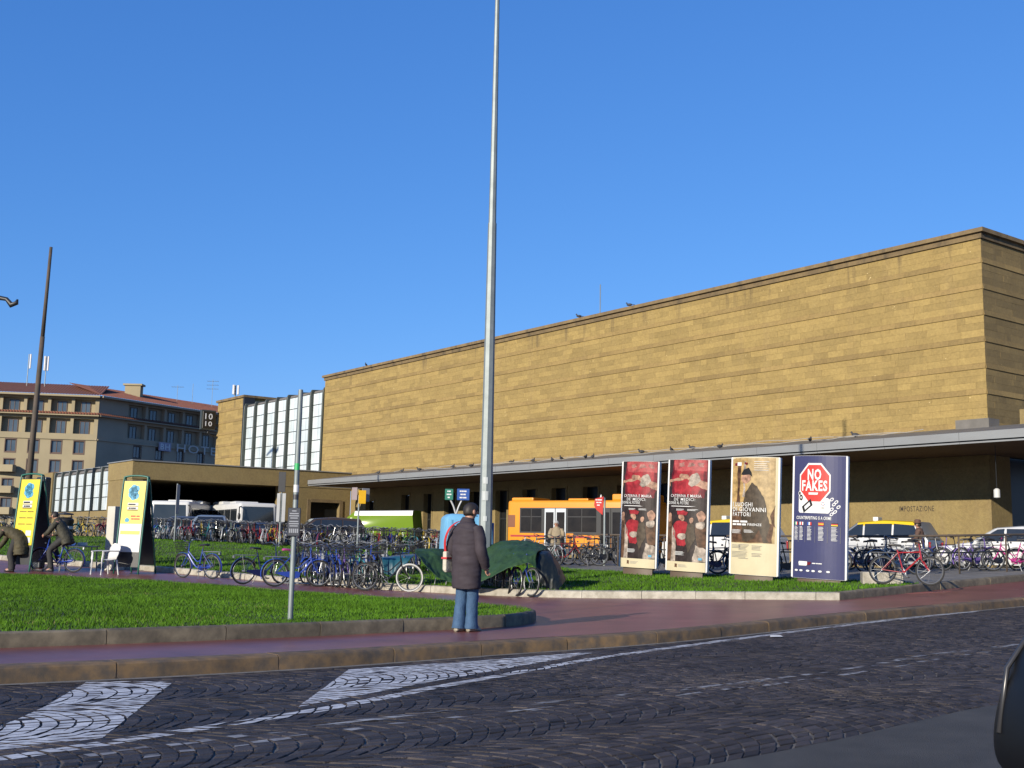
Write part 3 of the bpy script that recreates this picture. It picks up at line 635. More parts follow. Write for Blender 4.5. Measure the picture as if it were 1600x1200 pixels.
def g_frame(mb, kind, mi=0):
    mb.tube([BB, ST_], .016, 6, mi); mb.tube([HB, HT], .02, 6, mi)
    if kind == 'step':
        mb.tube(cr([(.36, 0, .66), (.22, 0, .47), (.08, 0, .33), BB], 3), .021, 6, mi); mb.tube(cr([(.35, 0, .74), (.18, 0, .58), (.02, 0, .46), (-.10, 0, .50)], 3), .014, 6, mi)
    else:
        mb.tube([(.36, 0, .66), BB], .02, 6, mi); mb.tube([(.34, 0, .76), (-.175, 0, .74)], .016, 6, mi)
    for s in (-1, 1):
        mb.tube([(BB[0], s*.03, BB[2]), (RH[0], s*.06, RH[2])], .010, 5, mi); mb.tube([(-.17, s*.02, .73), (RH[0], s*.06, RH[2])], .008, 5, mi)
def g_fork(mb, mi=0):
    for s in (-1, 1): mb.tube(cr([(.37, s*.045, .60), (.42, s*.05, .52), (.48, s*.05, .42), (FH[0], s*.05, FH[2])], 3), .011, 5, mi)
    mb.tube([(.37, -.05, .60), (.37, .05, .60)], .014, 5, mi); mb.tube([(.37, 0, .60), (.305, 0, .96)], .013, 6, mi)
def g_bar(mb, kind, mi=0, mg=1):
    if kind == 'flat': P = [(.24, .29, .97), (.30, .15, .985), (.32, 0, .97), (.30, -.15, .985), (.24, -.29, .97)]
    else: P = [(.06, .27, .99), (.16, .28, 1.02), (.29, .24, 1.05), (.34, .10, 1.0), (.31, 0, .97), (.34, -.10, 1.0), (.29, -.24, 1.05), (.16, -.28, 1.02), (.06, -.27, .99)]
    mb.tube(cr(P, 4), .011, 6, mi)
    for s in (0, -1):
        a, b = Vector(P[s]), Vector(P[1 if s == 0 else -2]); mb.tube([a, a.lerp(b, .9)], .016, 6, mg)
        mb.tube([a.lerp(b, .95), a.lerp(b, .2)-Vector((0, 0, .035))], .006, 4, mi)
def g_saddle(mb, mi=0, mc=1):
    P = [(-.38, .095, .91), (-.37, .0, .925), (-.30, .09, .93), (-.2, .05, .925), (-.10, .022, .915)]
    rings = []
    for x, w, z in ((-.385, .06, .925), (-.36, .10, .935), (-.29, .10, .935), (-.21, .06, .925), (-.12, .028, .92), (-.095, .015, .91)):
        rings.append([(x, -w, z-.03), (x, -w, z-.005), (x, -w*.5, z+.008), (x, 0, z), (x, w*.5, z+.008), (x, w, z-.005), (x, w, z-.03), (x, 0, z-.045)])
    mb.loft(rings, mi); mb.tube([ST_, (-.225, 0, .90)], .012, 6, mc)
def g_guard(mb, c, a0, a1, mi=0, w=.028):
    rings = []
    for i in range(13):
        a = radians(a0+(a1-a0)*i/12); r = RW+.022; rings.append([(c[0]+(r-.008)*cos(a), -w, c[2]+(r-.008)*sin(a)), (c[0]+(r+.006)*cos(a), 0, c[2]+(r+.006)*sin(a)), (c[0]+(r-.008)*cos(a), w, c[2]+(r-.008)*sin(a)), (c[0]+(r-.002)*cos(a), 0, c[2]+(r-.002)*sin(a))])
    mb.loft(rings, mi)
def g_rack(mb, mi=0):
    for y in (-.06, 0, .06): mb.tube([(-.24, y, .735), (-.80, y, .735)], .006, 4, mi)
    for x in (-.3, -.5, -.7): mb.tube([(x, -.06, .735), (x, .06, .735)], .005, 4, mi)
    for s in (-1, 1): mb.tube([(-.62, s*.06, .735), (RH[0], s*.07, RH[2])], .006, 4, mi)
    mb.box(-.84, -.035, .66, -.80, .035, .72, mi)
def g_crank(mb, mi=0, mp=1):
    mb.torus((BB[0], -.045, BB[2]), .085, .006, 18, 4, mi); mb.tube([(BB[0], -.06, BB[2]), (BB[0]+.12, -.07, BB[2]-.11)], .011, 5, mi); mb.tube([(BB[0], .06, BB[2]), (BB[0]-.12, .07, BB[2]+.11)], .011, 5, mi)
    mb.box(BB[0]+.08, -.16, BB[2]-.125, BB[0]+.16, -.075, BB[2]-.10, mp); mb.box(BB[0]-.16, .075, BB[2]+.10, BB[0]-.08, .16, BB[2]+.125, mp)
    mb.tube([(BB[0], -.05, BB[2]+.085), (RH[0], -.05, RH[2]+.035)], .005, 4, mp); mb.tube([(BB[0], -.05, BB[2]-.085), (RH[0], -.05, RH[2]-.035)], .005, 4, mp)
def g_chainguard(mb, mi=0): mb.prism([(.06, -.075, .24), (.08, -.075, .33), (.02, -.075, .39), (-.12, -.075, .385), (-.48, -.075, .37), (-.48, -.075, .32), (-.08, -.075, .20)], (0, .012, 0), mi)
def g_stand(mb, mi=0): mb.tube([(-.10, .05, .26), (-.18, .17, .01)], .009, 5, mi)
def g_basket(mb, mi=0):
    for k in range(5):
        z = .72+.065*k; q = .8+.2*k/4; x0, x1, y = .45, .45+.27*q, .17*q
        mb.tube([(x0, -y, z), (x1, -y, z), (x1, y, z), (x0, y, z)], .004 if k < 4 else .007, 4, mi, closed=True)
    for j in range(9):
        t = -1+j/4; mb.tube([(.45+.216, .136*t, .72), (.72, .17*t, .98)], .003, 3, mi, False); mb.tube([(.45, .136*t, .72), (.45, .17*t, .98)], .003, 3, mi, False)
    for j in range(6):
        for s in (-1, 1): mb.tube([(.45+.043*j, s*.136, .72), (.45+.054*j, s*.17, .98)], .003, 3, mi, False)
    for j in range(5): mb.tube([(.45, -.13+.065*j, .72), (.665, -.13+.065*j, .72)], .003, 3, mi, False)
def g_lamp(mb, mi=0, mc=1): mb.lathe([(.0, -.03), (.03, -.028), (.034, .0), (.0, .03)], 8, (.42, 0, .83), mi)
BM = {}
def bmesh_of(key, fn, mats, sm=True):
    if key not in BM:
        mb = MB(); fn(mb); BM[key] = mb.mesh(key.split('|')[0], mats, smooth_=sm, angle=50)
    return BM[key]
def paintlink(o, slot, m_): o.material_slots[slot].link = 'OBJECT'; o.material_slots[slot].material = m_
def bike(pos, yaw, color, label, kind='step', bar='city', basket=False, guards=True, rack=True, lean=.06, group=None, rim=None, tyre=None, saddle=None, pitch=0, skip=(), ftyre=None):
    b = thing('bicycle', pos, 0, label, 'bicycle', group); b.rotation_mode = 'XYZ'
    b.rotation_euler = (Matrix.Rotation(yaw, 3, 'Z') @ Matrix.Rotation(pitch, 3, 'Y') @ Matrix.Rotation(lean, 3, 'X')).to_euler()
    pc = PAINT[color]
    def part(nm, key, fn, mats, col=True, loc=None, par=None, m0=None):
        o = link(nm, bmesh_of(nm+'|'+key, fn, mats), par or b)
        if loc: o.location = loc
        if m0: paintlink(o, 0, m0)
        return o
    part('frame', kind, lambda m_: g_frame(m_, kind), [PAINT['blue']], m0=pc); part('fork', '', g_fork, [PAINT['blue']], m0=pc)
    for h in (RH, FH):
        w = part('wheel', '', g_tyre, [M_TYRE], loc=h, m0=ftyre if h is FH and ftyre else tyre); part('rim', '', g_rim, [M_ALU], par=w, m0=rim); part('spokes', '', g_spokes, [M_CHR], par=w)
    if 'saddle' not in skip: part('saddle', '', g_saddle, [M_SAD, M_CHR], m0=saddle)
    if 'handlebar' not in skip: part('handlebar', bar, lambda m_: g_bar(m_, bar), [M_CHR, M_BLK])
    part('crank', '', g_crank, [M_ALU, M_BLK]); part('kickstand', '', g_stand, [M_ALU]); part('headlamp', '', g_lamp, [M_CHR, M_CHR])
    if guards:
        part('mudguard', 'r', lambda m_: g_guard(m_, RH, 20, 205), [PAINT['blue']], m0=pc); part('mudguard', 'f', lambda m_: g_guard(m_, FH, 40, 190), [PAINT['blue']], m0=pc); part('chain_guard', '', g_chainguard, [PAINT['blue']], m0=pc)
    if rack: part('rack', '', g_rack, [M_ALU if color not in ('black',) else M_BLK])
    if basket: part('basket', '', g_basket, [M_ALU if basket == 'alu' else M_BLK])
    return b
def merged(key, kind, bar, basket, guards, rack):
    def fn(mb):
        g_frame(mb, kind, 0); g_fork(mb, 0)
        for h in (RH, FH): g_tyre(mb, h, 1, 20); g_rim(mb, h, 2, 20); g_spokes(mb, h, 2, 12, .002)
        g_saddle(mb, 3, 2); g_bar(mb, bar, 2, 1); g_crank(mb, 2, 1)
        if guards: g_guard(mb, RH, 20, 205, 0); g_guard(mb, FH, 40, 190, 0); g_chainguard(mb, 0)
        if rack: g_rack(mb, 2)
        if basket: g_basket(mb, 1)
    return bmesh_of('bicycle|far'+key, fn, [PAINT['blue'], M_TYRE, M_ALU, M_SAD])
FARK = [('a', 'step', 'city', True, True, True), ('b', 'dia', 'flat', False, False, False), ('c', 'step', 'city', False, True, True), ('d', 'dia', 'city', True, True, False)]
def farbike(pos, yaw, color, label, group, lean=0., k=None):
    o = link('bicycle', merged(*(FARK[k] if k is not None else random.choice(FARK)))); o.location = pos
    o.rotation_euler = (Matrix.Rotation(yaw, 3, 'Z') @ Matrix.Rotation(lean, 3, 'X')).to_euler()
    paintlink(o, 0, PAINT[color]); return tag(o, label, 'bicycle', group)
def nth(k): return '%d%s' % (k, 'th' if 10 < k % 100 < 14 else {1: 'st', 2: 'nd', 3: 'rd'}.get(k % 10, 'th'))
R_ = radians
bk = lambda px, py, f=pavez: hit(px, py, f)
# loose bikes in front of the rear lawn
bike(bk(309, 904), R_(150), 'blue', 'blue ladies bicycle with front basket standing alone between the boards and the rack', basket=True, lean=-.08)
bike(bk(409, 913), R_(38), 'navy', 'dark blue city bicycle with bright mudguards left of the sign post', lean=.07)
bike(bk(462, 917), R_(22), 'blue', 'bright blue bicycle with pink saddle cover partly behind the sign post', lean=.07, saddle=flat('pink_cover', (.55, .06, .25)))
for i, (px, py, yw, c, k, lb) in enumerate([
    (478, 914, -110, 'blue', 'step', 'first blue bicycle right of the sign post in the packed rack'), (492, 915, -96, 'blue', 'step', 'second blue bicycle right of the sign post in the packed rack'),
    (506, 916, -78, 'silver', 'dia', 'silver bicycle left of the blue ones, front wheel toward the road'), (519, 918, -72, 'navy', 'dia', 'navy bicycle in the rack beside the silver one'),
    (530, 918, -70, 'blue', 'dia', 'blue bicycle third from the left end of the wheel row'), (542, 919, -66, 'purple', 'step', 'violet bicycle in the middle of the wheel row'),
    (553, 920, -70, 'navy', 'dia', 'navy bicycle just right of the violet one'), (563, 920, -64, 'teal', 'step', 'teal bicycle in the wheel row right of centre'),
    (575, 921, -60, 'silver', 'dia', 'grey bicycle second from the right end of the wheel row'), (586, 922, -58, 'black', 'dia', 'black bicycle at the right end of the wheel row')]):
    p = bk(px, py); d = Vector((cos(R_(yw)), sin(R_(yw)), 0)); p = p-d*.55; p.z = float(pavez(p.x, p.y))
    bike(p, R_(yw), c, lb, kind=k, bar='city' if i % 2 else 'flat', lean=random.uniform(-.1, .1), guards=i % 3 != 2, basket=(i in (1, 5)), group='bicycles packed in the front rack')
wb = bk(639, 925); bike(G(wb.x-.55, wb.y+.10), R_(-8), 'black', 'black bicycle with white-rimmed wheel under the blue-green sheet', lean=.03, guards=False, ftyre=flat('white_tyre', (.62, .62, .60)), skip=('handlebar',), rack=False)
# bikes under the green tarpaulin
for px, py, yw, c, lb in [(779, 930, -72, 'grey', 'leftmost bicycle showing its wheel below the green tarpaulin'), (792, 931, -78, 'black', 'second bicycle from the left below the green tarpaulin'), (806, 932, -66, 'blue', 'blue bicycle third from left below the green tarpaulin'), (829, 933, -56, 'blue', 'blue bicycle at the right end below the green tarpaulin')]:
    p = bk(px, py); d = Vector((cos(R_(yw)), sin(R_(yw)), 0)); p = p-d*.56; p.z = float(pavez(p.x, p.y))
    bike(p, R_(yw), c, lb, kind='dia', bar='flat', lean=random.uniform(-.06, .06), guards=False, rack=False, group='bicycles under the tarpaulin', skip=('handlebar', 'saddle'))
# second rank tucked behind the front rack
for k, (px, c) in enumerate([(470, 'navy'), (486, 'black'), (500, 'blue'), (515, 'black'), (528, 'grey'), (541, 'navy'), (556, 'black'), (571, 'blue'), (586, 'black'), (600, 'silver'), (614, 'black'), (628, 'navy'), (462, 'black'), (478, 'black'), (508, 'navy'), (535, 'black'), (549, 'grey'), (578, 'black'), (593, 'navy'), (607, 'black'), (640, 'black'), (654, 'navy'), (668, 'grey'), (682, 'black')]):
    p = bk(px, 905 if k < 12 else 899); farbike(p, R_(-80+random.uniform(-20, 20)+(180 if k % 3 == 0 else 0)), c, '%s bicycle, %s from the left in the %s rank behind the front rack' % (c, nth(k % 12+1), 'second' if k < 12 else 'third'), 'second rank behind the front rack', random.uniform(-.14, .14))
# low racks on the pavement
def rack_rail(p0, p1, label):
    d = (p1-p0); L = d.length; t = thing('bicycle_rack', p0, atan2(d.y, d.x), label, 'bicycle rack'); mb = MB(); mb.tube([(0, 0, .05), (L, 0, .05)], .022, 6); r0 = mb.mesh('rail', M_ALU, smooth_=True); link('rail', r0, t); link('rail', r0, t).location = (0, .42, 0)
    mb = MB(); mb.tube([(0, 0, .05), (0, .08, .34), (0, .30, .34), (0, .42, .05)], .009, 5); hm = mb.mesh('hoop', M_ALU, smooth_=True)
    for k in range(int(L/.34)): link('hoop', hm, t).location = (.1+k*.34, 0, 0)
rack_rail(bk(440, 914), bk(600, 920), 'galvanised low rack holding the blue bicycle row'); rack_rail(bk(655, 922), bk(860, 932), 'galvanised low rack below the green tarpaulin')
# bikes along the railing in front of the bus and behind the posters
pl = lambda px, py: hit(px, py, lambda X, Y: base(X, Y)+.145)
for px, py, yw, c, k, lb, kw in [
    (833, 884, 200, 'white', 'dia', 'white bicycle tilted at the left end of the railing before the bus', {}), (858, 884, -60, 'silver', 'step', 'silver bicycle with front basket standing before the bus door', dict(basket='alu')),
    (884, 884, 12, 'red', 'dia', 'red road bicycle leaning on the railing before the orange bus', dict(guards=False)), (912, 884, 165, 'black', 'step', 'black bicycle left of the red stop sign post', dict(basket=True)),
    (945, 884, 8, 'black', 'dia', 'black bicycle right of the red stop sign post', {}), (848, 883, 150, 'teal', 'step', 'teal bicycle crowded behind the white one at the railing', {}),
    (1040, 892, 30, 'black', 'step', 'black bicycle glimpsed between the two red posters', {}), (1122, 897, 20, 'navy', 'dia', 'navy bicycle seen between the red and the cream poster', {}), (1152, 898, 160, 'black', 'step', 'black bicycle mostly behind the cream poster', {}),
    (1232, 902, 25, 'black', 'dia', 'black bicycle seen between the cream and the navy poster', {}), (1345, 896, 170, 'navy', 'step', 'navy bicycle at the railing just right of the navy poster', dict(basket=True)),
    (1378, 896, 15, 'maroon', 'dia', 'maroon bicycle behind the stone block', {}), (1403, 898, 175, 'silver', 'step', 'silver bicycle beside the red one at the railing', {}),
    (1497, 888, 170, 'purple', 'step', 'lavender bicycle leaning on the railing at the right', {}), (1527, 892, 20, 'purple', 'step', 'violet ladies bicycle with big chain guard at right', {}),
    (1563, 892, 10, 'black', 'dia', 'black bicycle between the violet and the magenta one', {}), (1585, 893, 165, 'magenta', 'step', 'magenta bicycle near the right edge of the railing', {}), (1475, 890, -30, 'black', 'dia', 'black bicycle behind the lavender one', {})]:
    bike(pl(px, py), R_(yw), c, lb, kind=k, lean=random.uniform(-.1, .1), bar='city' if k == 'step' else 'flat', group='bicycles chained along the railing', **kw)
rb = hit(1452, 914, lambda X, Y: base(X, Y)+.17); bike(G(rb.x-.45, rb.y+.28, lambda X, Y: base(X, Y)+.16), R_(-38), 'red', 'red bicycle with its front wheel over the kerb at right', kind='dia', bar='flat', lean=-.1, guards=False, saddle=M_BLK)
for k, (px, py, yw, c) in enumerate([(1338, 893, -60, 'black'), (1360, 894, -75, 'silver'), (1424, 894, -70, 'navy'), (1440, 893, -50, 'black'), (1512, 888, -80, 'silver'), (1545, 888, -60, 'navy'), (1575, 888, -100, 'black'), (1596, 889, -80, 'silver'), (1130, 893, -70, 'silver'), (870, 880, -80, 'navy'), (900, 880, -70, 'black'), (925, 880, -100, 'silver'), (955, 881, -80, 'black'), (1048, 888, -70, 'silver')]):
    p = pl(px, py); p = p+Vector((.5, .9, 0)); p.z = float(base(p.x, p.y))+.145
    farbike(p, R_(yw+random.uniform(-10, 10)), c, '%s bicycle crowded in the second row behind %s' % (c, ('the navy poster edge', 'the navy bicycle right of the posters', 'the silver bicycle at the railing', 'the red bicycle', 'the lavender bicycle', 'the violet bicycle', 'the magenta bicycle', 'the rightmost railing bicycle', 'the cream poster edge', 'the silver bicycle before the bus door', 'the red road bicycle before the bus', 'the stop sign post', 'the left red poster edge', 'the gap of the red posters')[k]), 'second row of bicycles behind the railing', random.uniform(-.12, .12))
# far rows along the back of the lawn
cols = ['black', 'black', 'navy', 'silver', 'silver', 'grey', 'blue', 'maroon', 'red', 'white', 'green', 'yellow', 'teal', 'grey']
def far_row(P, step, label, group, back=0.):
    Q = cr([(x, y, 0) for x, y in P], 8); L = sum((b-a).length for a, b in zip(Q, Q[1:])); n = int(L/step)
    for k, q in enumerate(resample(Q, n)):
        x, y = q.x+random.uniform(-.1, .1), q.y+back+random.uniform(-.25, .25)
        farbike(Vector((x, y, float(lawn2(x, min(y, 60)))-.02)), R_(-75+random.uniform(-38, 38)+(180 if random.random() < .4 else 0)), c_ := random.choice(cols), '%s bicycle, %s from the left %s' % (c_, nth(k+1), label), group, random.uniform(-.16, .16))
far_row([(-15.5, 53.5), (-11, 51.2), (-7, 50.3), (-2.4, 49.4)], .21, 'in the far row between lawn and vans', 'far row of bicycles behind the lawn')
far_row([(-7.2, 51.6), (-5, 51.0), (-1.2, 50.4)], .26, 'in the second line before the green van', 'second far line of bicycles')
far_row([(-36, 66), (-28, 62), (-20.5, 57.5)], .36, 'in the distant row below the portico glazing', 'distant bicycles below the portico')
far_row([(-20.2, 57.2), (-18, 55.6), (-15.8, 54.4)], .32, 'in the far row left of the silver minivan', 'far bicycles before the coach')
# ------------------------------------------------------------ vehicles
M_CGLASS = mat('car_glass', (.02, .025, .03), .05, (.03, .035, .04), 1., 1., spec=.8); M_LAMP = flat('lamp_lens', (.38, .39, .40), .15); M_TAIL = flat('tail_lens', (.4, .02, .02), .2)
CP = {k: mat('paint_'+k, v, .42, tuple(c*.92 for c in v), .8, 1., coat=.1, metal=mt) for k, v, mt in (('silverblue', (.33, .40, .46), .4), ('white', (.72, .72, .70), 0), ('slate', (.10, .12, .16), .3), ('brown', (.07, .05, .04), .3), ('green', (.16, .27, .008), 0), ('orange', (.86, .31, .006), 0), ('silver', (.50, .51, .52), .5), ('yellow', (.85, .58, .01), 0), ('darkblue', (.015, .03, .08), .3))}
CP['green'].node_tree.nodes['Principled BSDF'].inputs['Roughness'].default_value = .7; CP['green'].node_tree.nodes['Principled BSDF'].inputs['Specular IOR Level'].default_value = .15
def top_at(px, py, H, f=base, t0=20):
    """distance at which a thing of height H has its top at this pixel"""
    d = ray(px, py); t = t0
    while t < 200:
        p = d*t
        if CAMH+p.z-float(f(p.x, p.y)) >= H: return Vector((p.x, p.y, float(f(p.x, p.y))))
        t += .05
    return Vector((d.x*60, d.y*60, .6))
def vehicle(name, loc, yaw, label, cat, top, w, belt, paint, inset=.18, wheels=(), wr=.31, z0=.22, side=(), shield=(), roofcol=None, group=None, lowcol=None):
    """top: (x, z) contour front to rear. side: window outlines in (x, z). shield: pairs of contour indices that carry glass"""
    v = thing(name, loc, yaw, label, cat, group); mb = MB(); rings = []; zt = max(z for x, z in top)
    def half(x, z):
        if z > belt+.08:
            k = (z-belt)/(zt-belt); return [(w*.93, z0), (w, z0+.28), (w, belt-.12), (w-.015, belt), (w-inset*k*.75, belt+(z-belt)*.75), (w-inset*k-.05, z-.035), (w-inset*k-.22, z)]
        z_ = min(z, belt); return [(w*.93, z0), (w, z0+.25*(z_-z0)), (w, z0+.6*(z_-z0)), (w-.01, z_-.10), (w-.03, z_-.05), (w-.10, z_-.012), (w-.28, z_)]
    n = len(top)
    for i, (x, z) in enumerate(top):
        k = .93 if i in (0, n-1) else 1.; h = half(x, z); rings.append([(x, -y*k, zz) for y, zz in h]+[(x, y*k, zz) for y, zz in reversed(h)])
    mb.loft(rings, 0)
    if roofcol:
        for j in range(len(mb.f)):
            c = [mb.v[q] for q in mb.f[j]]
            if sum(p[2] for p in c)/len(c) > zt-.32: mb.m[j] = 1
    if lowcol:
        for j in range(len(mb.f)):
            c = [mb.v[q] for q in mb.f[j]]
            if sum(p[2] for p in c)/len(c) < z0+.22: mb.m[j] = 1
    mb.build('body', [paint, roofcol or lowcol or paint], v, smooth_=True, angle=18)
    ys = lambda z: w-inset*max(0, (z-belt)/(zt-belt))+.012
    for s in (-1, 1):
        for P in side:
            mb = MB(); mb.prism([(x, s*ys(z), z) for x, z in P], (0, -s*.02, 0)); mb.build('side_window', M_CGLASS, v)
    for i in shield:
        (x0, a), (x1, b) = top[i], top[i+1]; t = Vector((x1-x0, 0, b-a)).normalized(); nn = Vector((-t.z, 0, t.x)); nn = nn if nn.z > 0 else -nn
        A = Vector((x0, 0, a))+t*.07+nn*.012; B = Vector((x1, 0, b))-t*.05+nn*.012
        mb = MB(); mb.prism([A+Vector((0, ys(a)-.13, 0)), A-Vector((0, ys(a)-.13, 0)), B-Vector((0, ys(b)-.17, 0)), B+Vector((0, ys(b)-.17, 0))], -nn*.02); mb.build('windscreen' if x0 > 0 else 'rear_window', M_CGLASS, v)
    fx, rx = top[0][0], top[-1][0]
    for s in (-1, 1):
        mb = MB(); mb.ell((fx-.06, s*(w-.24), belt-.24), .10, .14, .07, 10, 6); mb.build('headlight', M_LAMP, v, smooth_=True)
        mb = MB(); mb.box(rx-.015, s*(w-.17)-.06, belt-.42, rx+.04, s*(w-.17)+.06, belt-.08); mb.build('tail_light', M_TAIL, v, bevel=.02)
        mb = MB(); mb.ell((top[2][0]-.05 if len(top) > 3 else .5, s*(w+.10), belt+.06), .06, .11, .08, 8, 6); mb.build('wing_mirror', M_BLK, v, smooth_=True)
        for x in wheels:
            mb = MB(); mb.M = Matrix.Translation((x, s*(w-.1), wr)) @ Matrix.Rotation(pi/2, 4, 'X'); mb.lathe([(wr*.6, -.10), (wr*.93, -.105), (wr, -.07), (wr, .07), (wr*.93, .105), (wr*.6, .10)], 20); o = mb.build('wheel', M_TYRE, v, smooth_=True, angle=40)
            mb = MB(); mb.M = Matrix.Translation((x, s*(w-.1), wr)) @ Matrix.Rotation(pi/2, 4, 'X'); mb.lathe([(.02, -.112), (wr*.35, -.108), (wr*.6, -.09), (wr*.6, .09), (wr*.35, .108), (.02, .112)], 14); mb.build('hubcap', M_ALU, o, smooth_=True, angle=40)
    mb = MB(); mb.box(fx-.05, -w*.55, z0+.18, fx+.035, w*.55, z0+.34); mb.build('grille', M_BLK, v, bevel=.02)
    mb = MB(); mb.box(fx, -.26, z0+.03, fx+.045, .26, z0+.14); mb.build('number_plate', flat('plate_white', (.7, .7, .7)), v)
    return v
MPV = [(2.25, .55), (2.15, .92), (1.15, 1.12), (.35, 1.72), (-.6, 1.80), (-1.9, 1.74), (-2.25, 1.12), (-2.3, .5)]
MPVS = [[(.95, 1.15), (.32, 1.62), (.12, 1.64), (.12, 1.15)], [(.05, 1.15), (.05, 1.65), (-.95, 1.66), (-.95, 1.15)], [(-1.02, 1.15), (-1.02, 1.66), (-1.75, 1.6), (-1.95, 1.15)]]
HATCH = [(1.95, .5), (1.85, .80), (.95, .95), (.25, 1.42), (-.5, 1.48), (-1.5, 1.40), (-1.9, .92), (-1.95, .45)]
HATS = [[(.8, .98), (.22, 1.36), (.0, 1.38), (.0, .98)], [(-.07, .98), (-.07, 1.38), (-.85, 1.37), (-.9, .98)], [(-.96, .98), (-.92, 1.36), (-1.4, 1.28), (-1.55, .98)]]
WAGON = [(2.2, .5), (2.1, .80), (1.05, .95), (.30, 1.42), (-.5, 1.48), (-1.9, 1.40), (-2.2, .92), (-2.25, .45)]
VAN = [(2.7, .6), (2.6, 1.05), (2.05, 1.22), (1.25, 2.05), (.85, 2.38), (-2.6, 2.45), (-2.72, 1.2), (-2.75, .5)]
VANS = [[(1.8, 1.28), (1.25, 1.85), (.75, 1.9), (.75, 1.28)]]
FWD = radians(-66)
vehicle('minivan', top_at(330, 798, 1.80, t0=56), radians(-78), 'pale silver-blue minivan facing the lawn before the portico', 'minivan', MPV, .9, 1.10, CP['silverblue'], side=MPVS, shield=(2,), wheels=(1.45, -1.4))
vehicle('minivan', top_at(288, 796, 1.85, t0=60), radians(-80), 'dark slate minivan behind the silver one under the portico', 'minivan', MPV, .9, 1.10, CP['slate'], side=MPVS, shield=(2,), wheels=(1.45, -1.4))
vehicle('parked_car', top_at(378, 812, 1.48, t0=57), radians(-60), 'dark slate hatchback right of the silver minivan', 'car', HATCH, .84, .95, CP['slate'], side=HATS, shield=(2,), wheels=(1.25, -1.2))
vehicle('parked_car', top_at(420, 814, 1.48, t0=56), radians(-64), 'dark blue hatchback at the right side of the portico opening', 'car', HATCH, .84, .95, CP['darkblue'], side=HATS, shield=(2,), wheels=(1.25, -1.2))
vehicle('minivan', top_at(500, 803, 1.80, t0=56), radians(-160), 'dark brown people carrier beside the green van', 'minivan', MPV, .9, 1.10, CP['brown'], side=MPVS, shield=(2,), wheels=(1.45, -1.4))
vehicle('cargo_van', top_at(584, 797, 2.45, t0=57), radians(168), 'lime green cargo van with white raised roof behind the bicycles', 'van', VAN, .98, 1.25, CP['green'], inset=.12, side=VANS, shield=(2,), wheels=(1.9, -1.7), wr=.34, roofcol=CP['white'])
# coach under the portico
def coach(loc, yaw, label):
    b = thing('coach', loc, yaw, label, 'bus'); mb = MB(); mb.box(-5.5, -1.25, .35, 5.5, 1.25, 3.0); mb.build('body', CP['white'], b, bevel=.22, segs=3, smooth_=True, angle=40)
    mb = MB(); mb.prism([(5.51, -1.05, 1.15), (5.51, 1.05, 1.15), (5.47, 1.0, 2.75), (5.47, -1.0, 2.75)], (.03, 0, 0)); mb.build('windscreen', M_CGLASS, b)
    for s in (-1, 1):
        for k in range(6):
            mb = MB(); x = -4.9+k*1.65; mb.box(x, s*1.245-.012, 1.5, x+1.58, s*1.245+.02, 2.6); mb.build('side_window', M_CGLASS, b)
        for x in (3.6, -3.2):
            mb = MB(); mb.M = Matrix.Translation((x, s*1.13, .5)) @ Matrix.Rotation(pi/2, 4, 'X'); mb.lathe([(.2, -.13), (.47, -.13), (.5, -.08), (.5, .08), (.47, .13), (.2, .13)], 20); mb.build('wheel', M_TYRE, b, smooth_=True, angle=40)
        mb = MB(); mb.ell((5.42, s*.9, .85), .12, .2, .14, 10, 6); mb.build('headlight', M_LAMP, b, smooth_=True)
        mb = MB(); mb.tube([(5.4, s*1.1, 2.75), (5.75, s*1.3, 2.7), (5.8, s*1.32, 2.3)], .04, 6); mb.ell((5.8, s*1.32, 2.1), .09, .1, .24, 8, 6); mb.build('wing_mirror', M_BLK, b, smooth_=True)
    for q in ((-3.2, -.9, 2.98, -.4, .9, 3.22), (1.2, -.8, 2.98, 2.6, .8, 3.16)): mb = MB(); mb.box(*q); mb.build('roof_unit', CP['white'], b, bevel=.06); mb = MB(); mb.box(5.49, -1.1, .45, 5.53, 1.1, .62); mb.build('bumper', M_BLK, b)
    return b
q = top_at(249, 782, 3.0, t0=62); coach(q+Vector((.35, 5.4, 0)), radians(-86), 'white coach with dark windscreen parked under the portico')
q = top_at(309, 781, 3.05, t0=60); o = coach(q+Vector((.8, 7, 0)), radians(-62), 'second white coach with maroon side behind the parked vans')
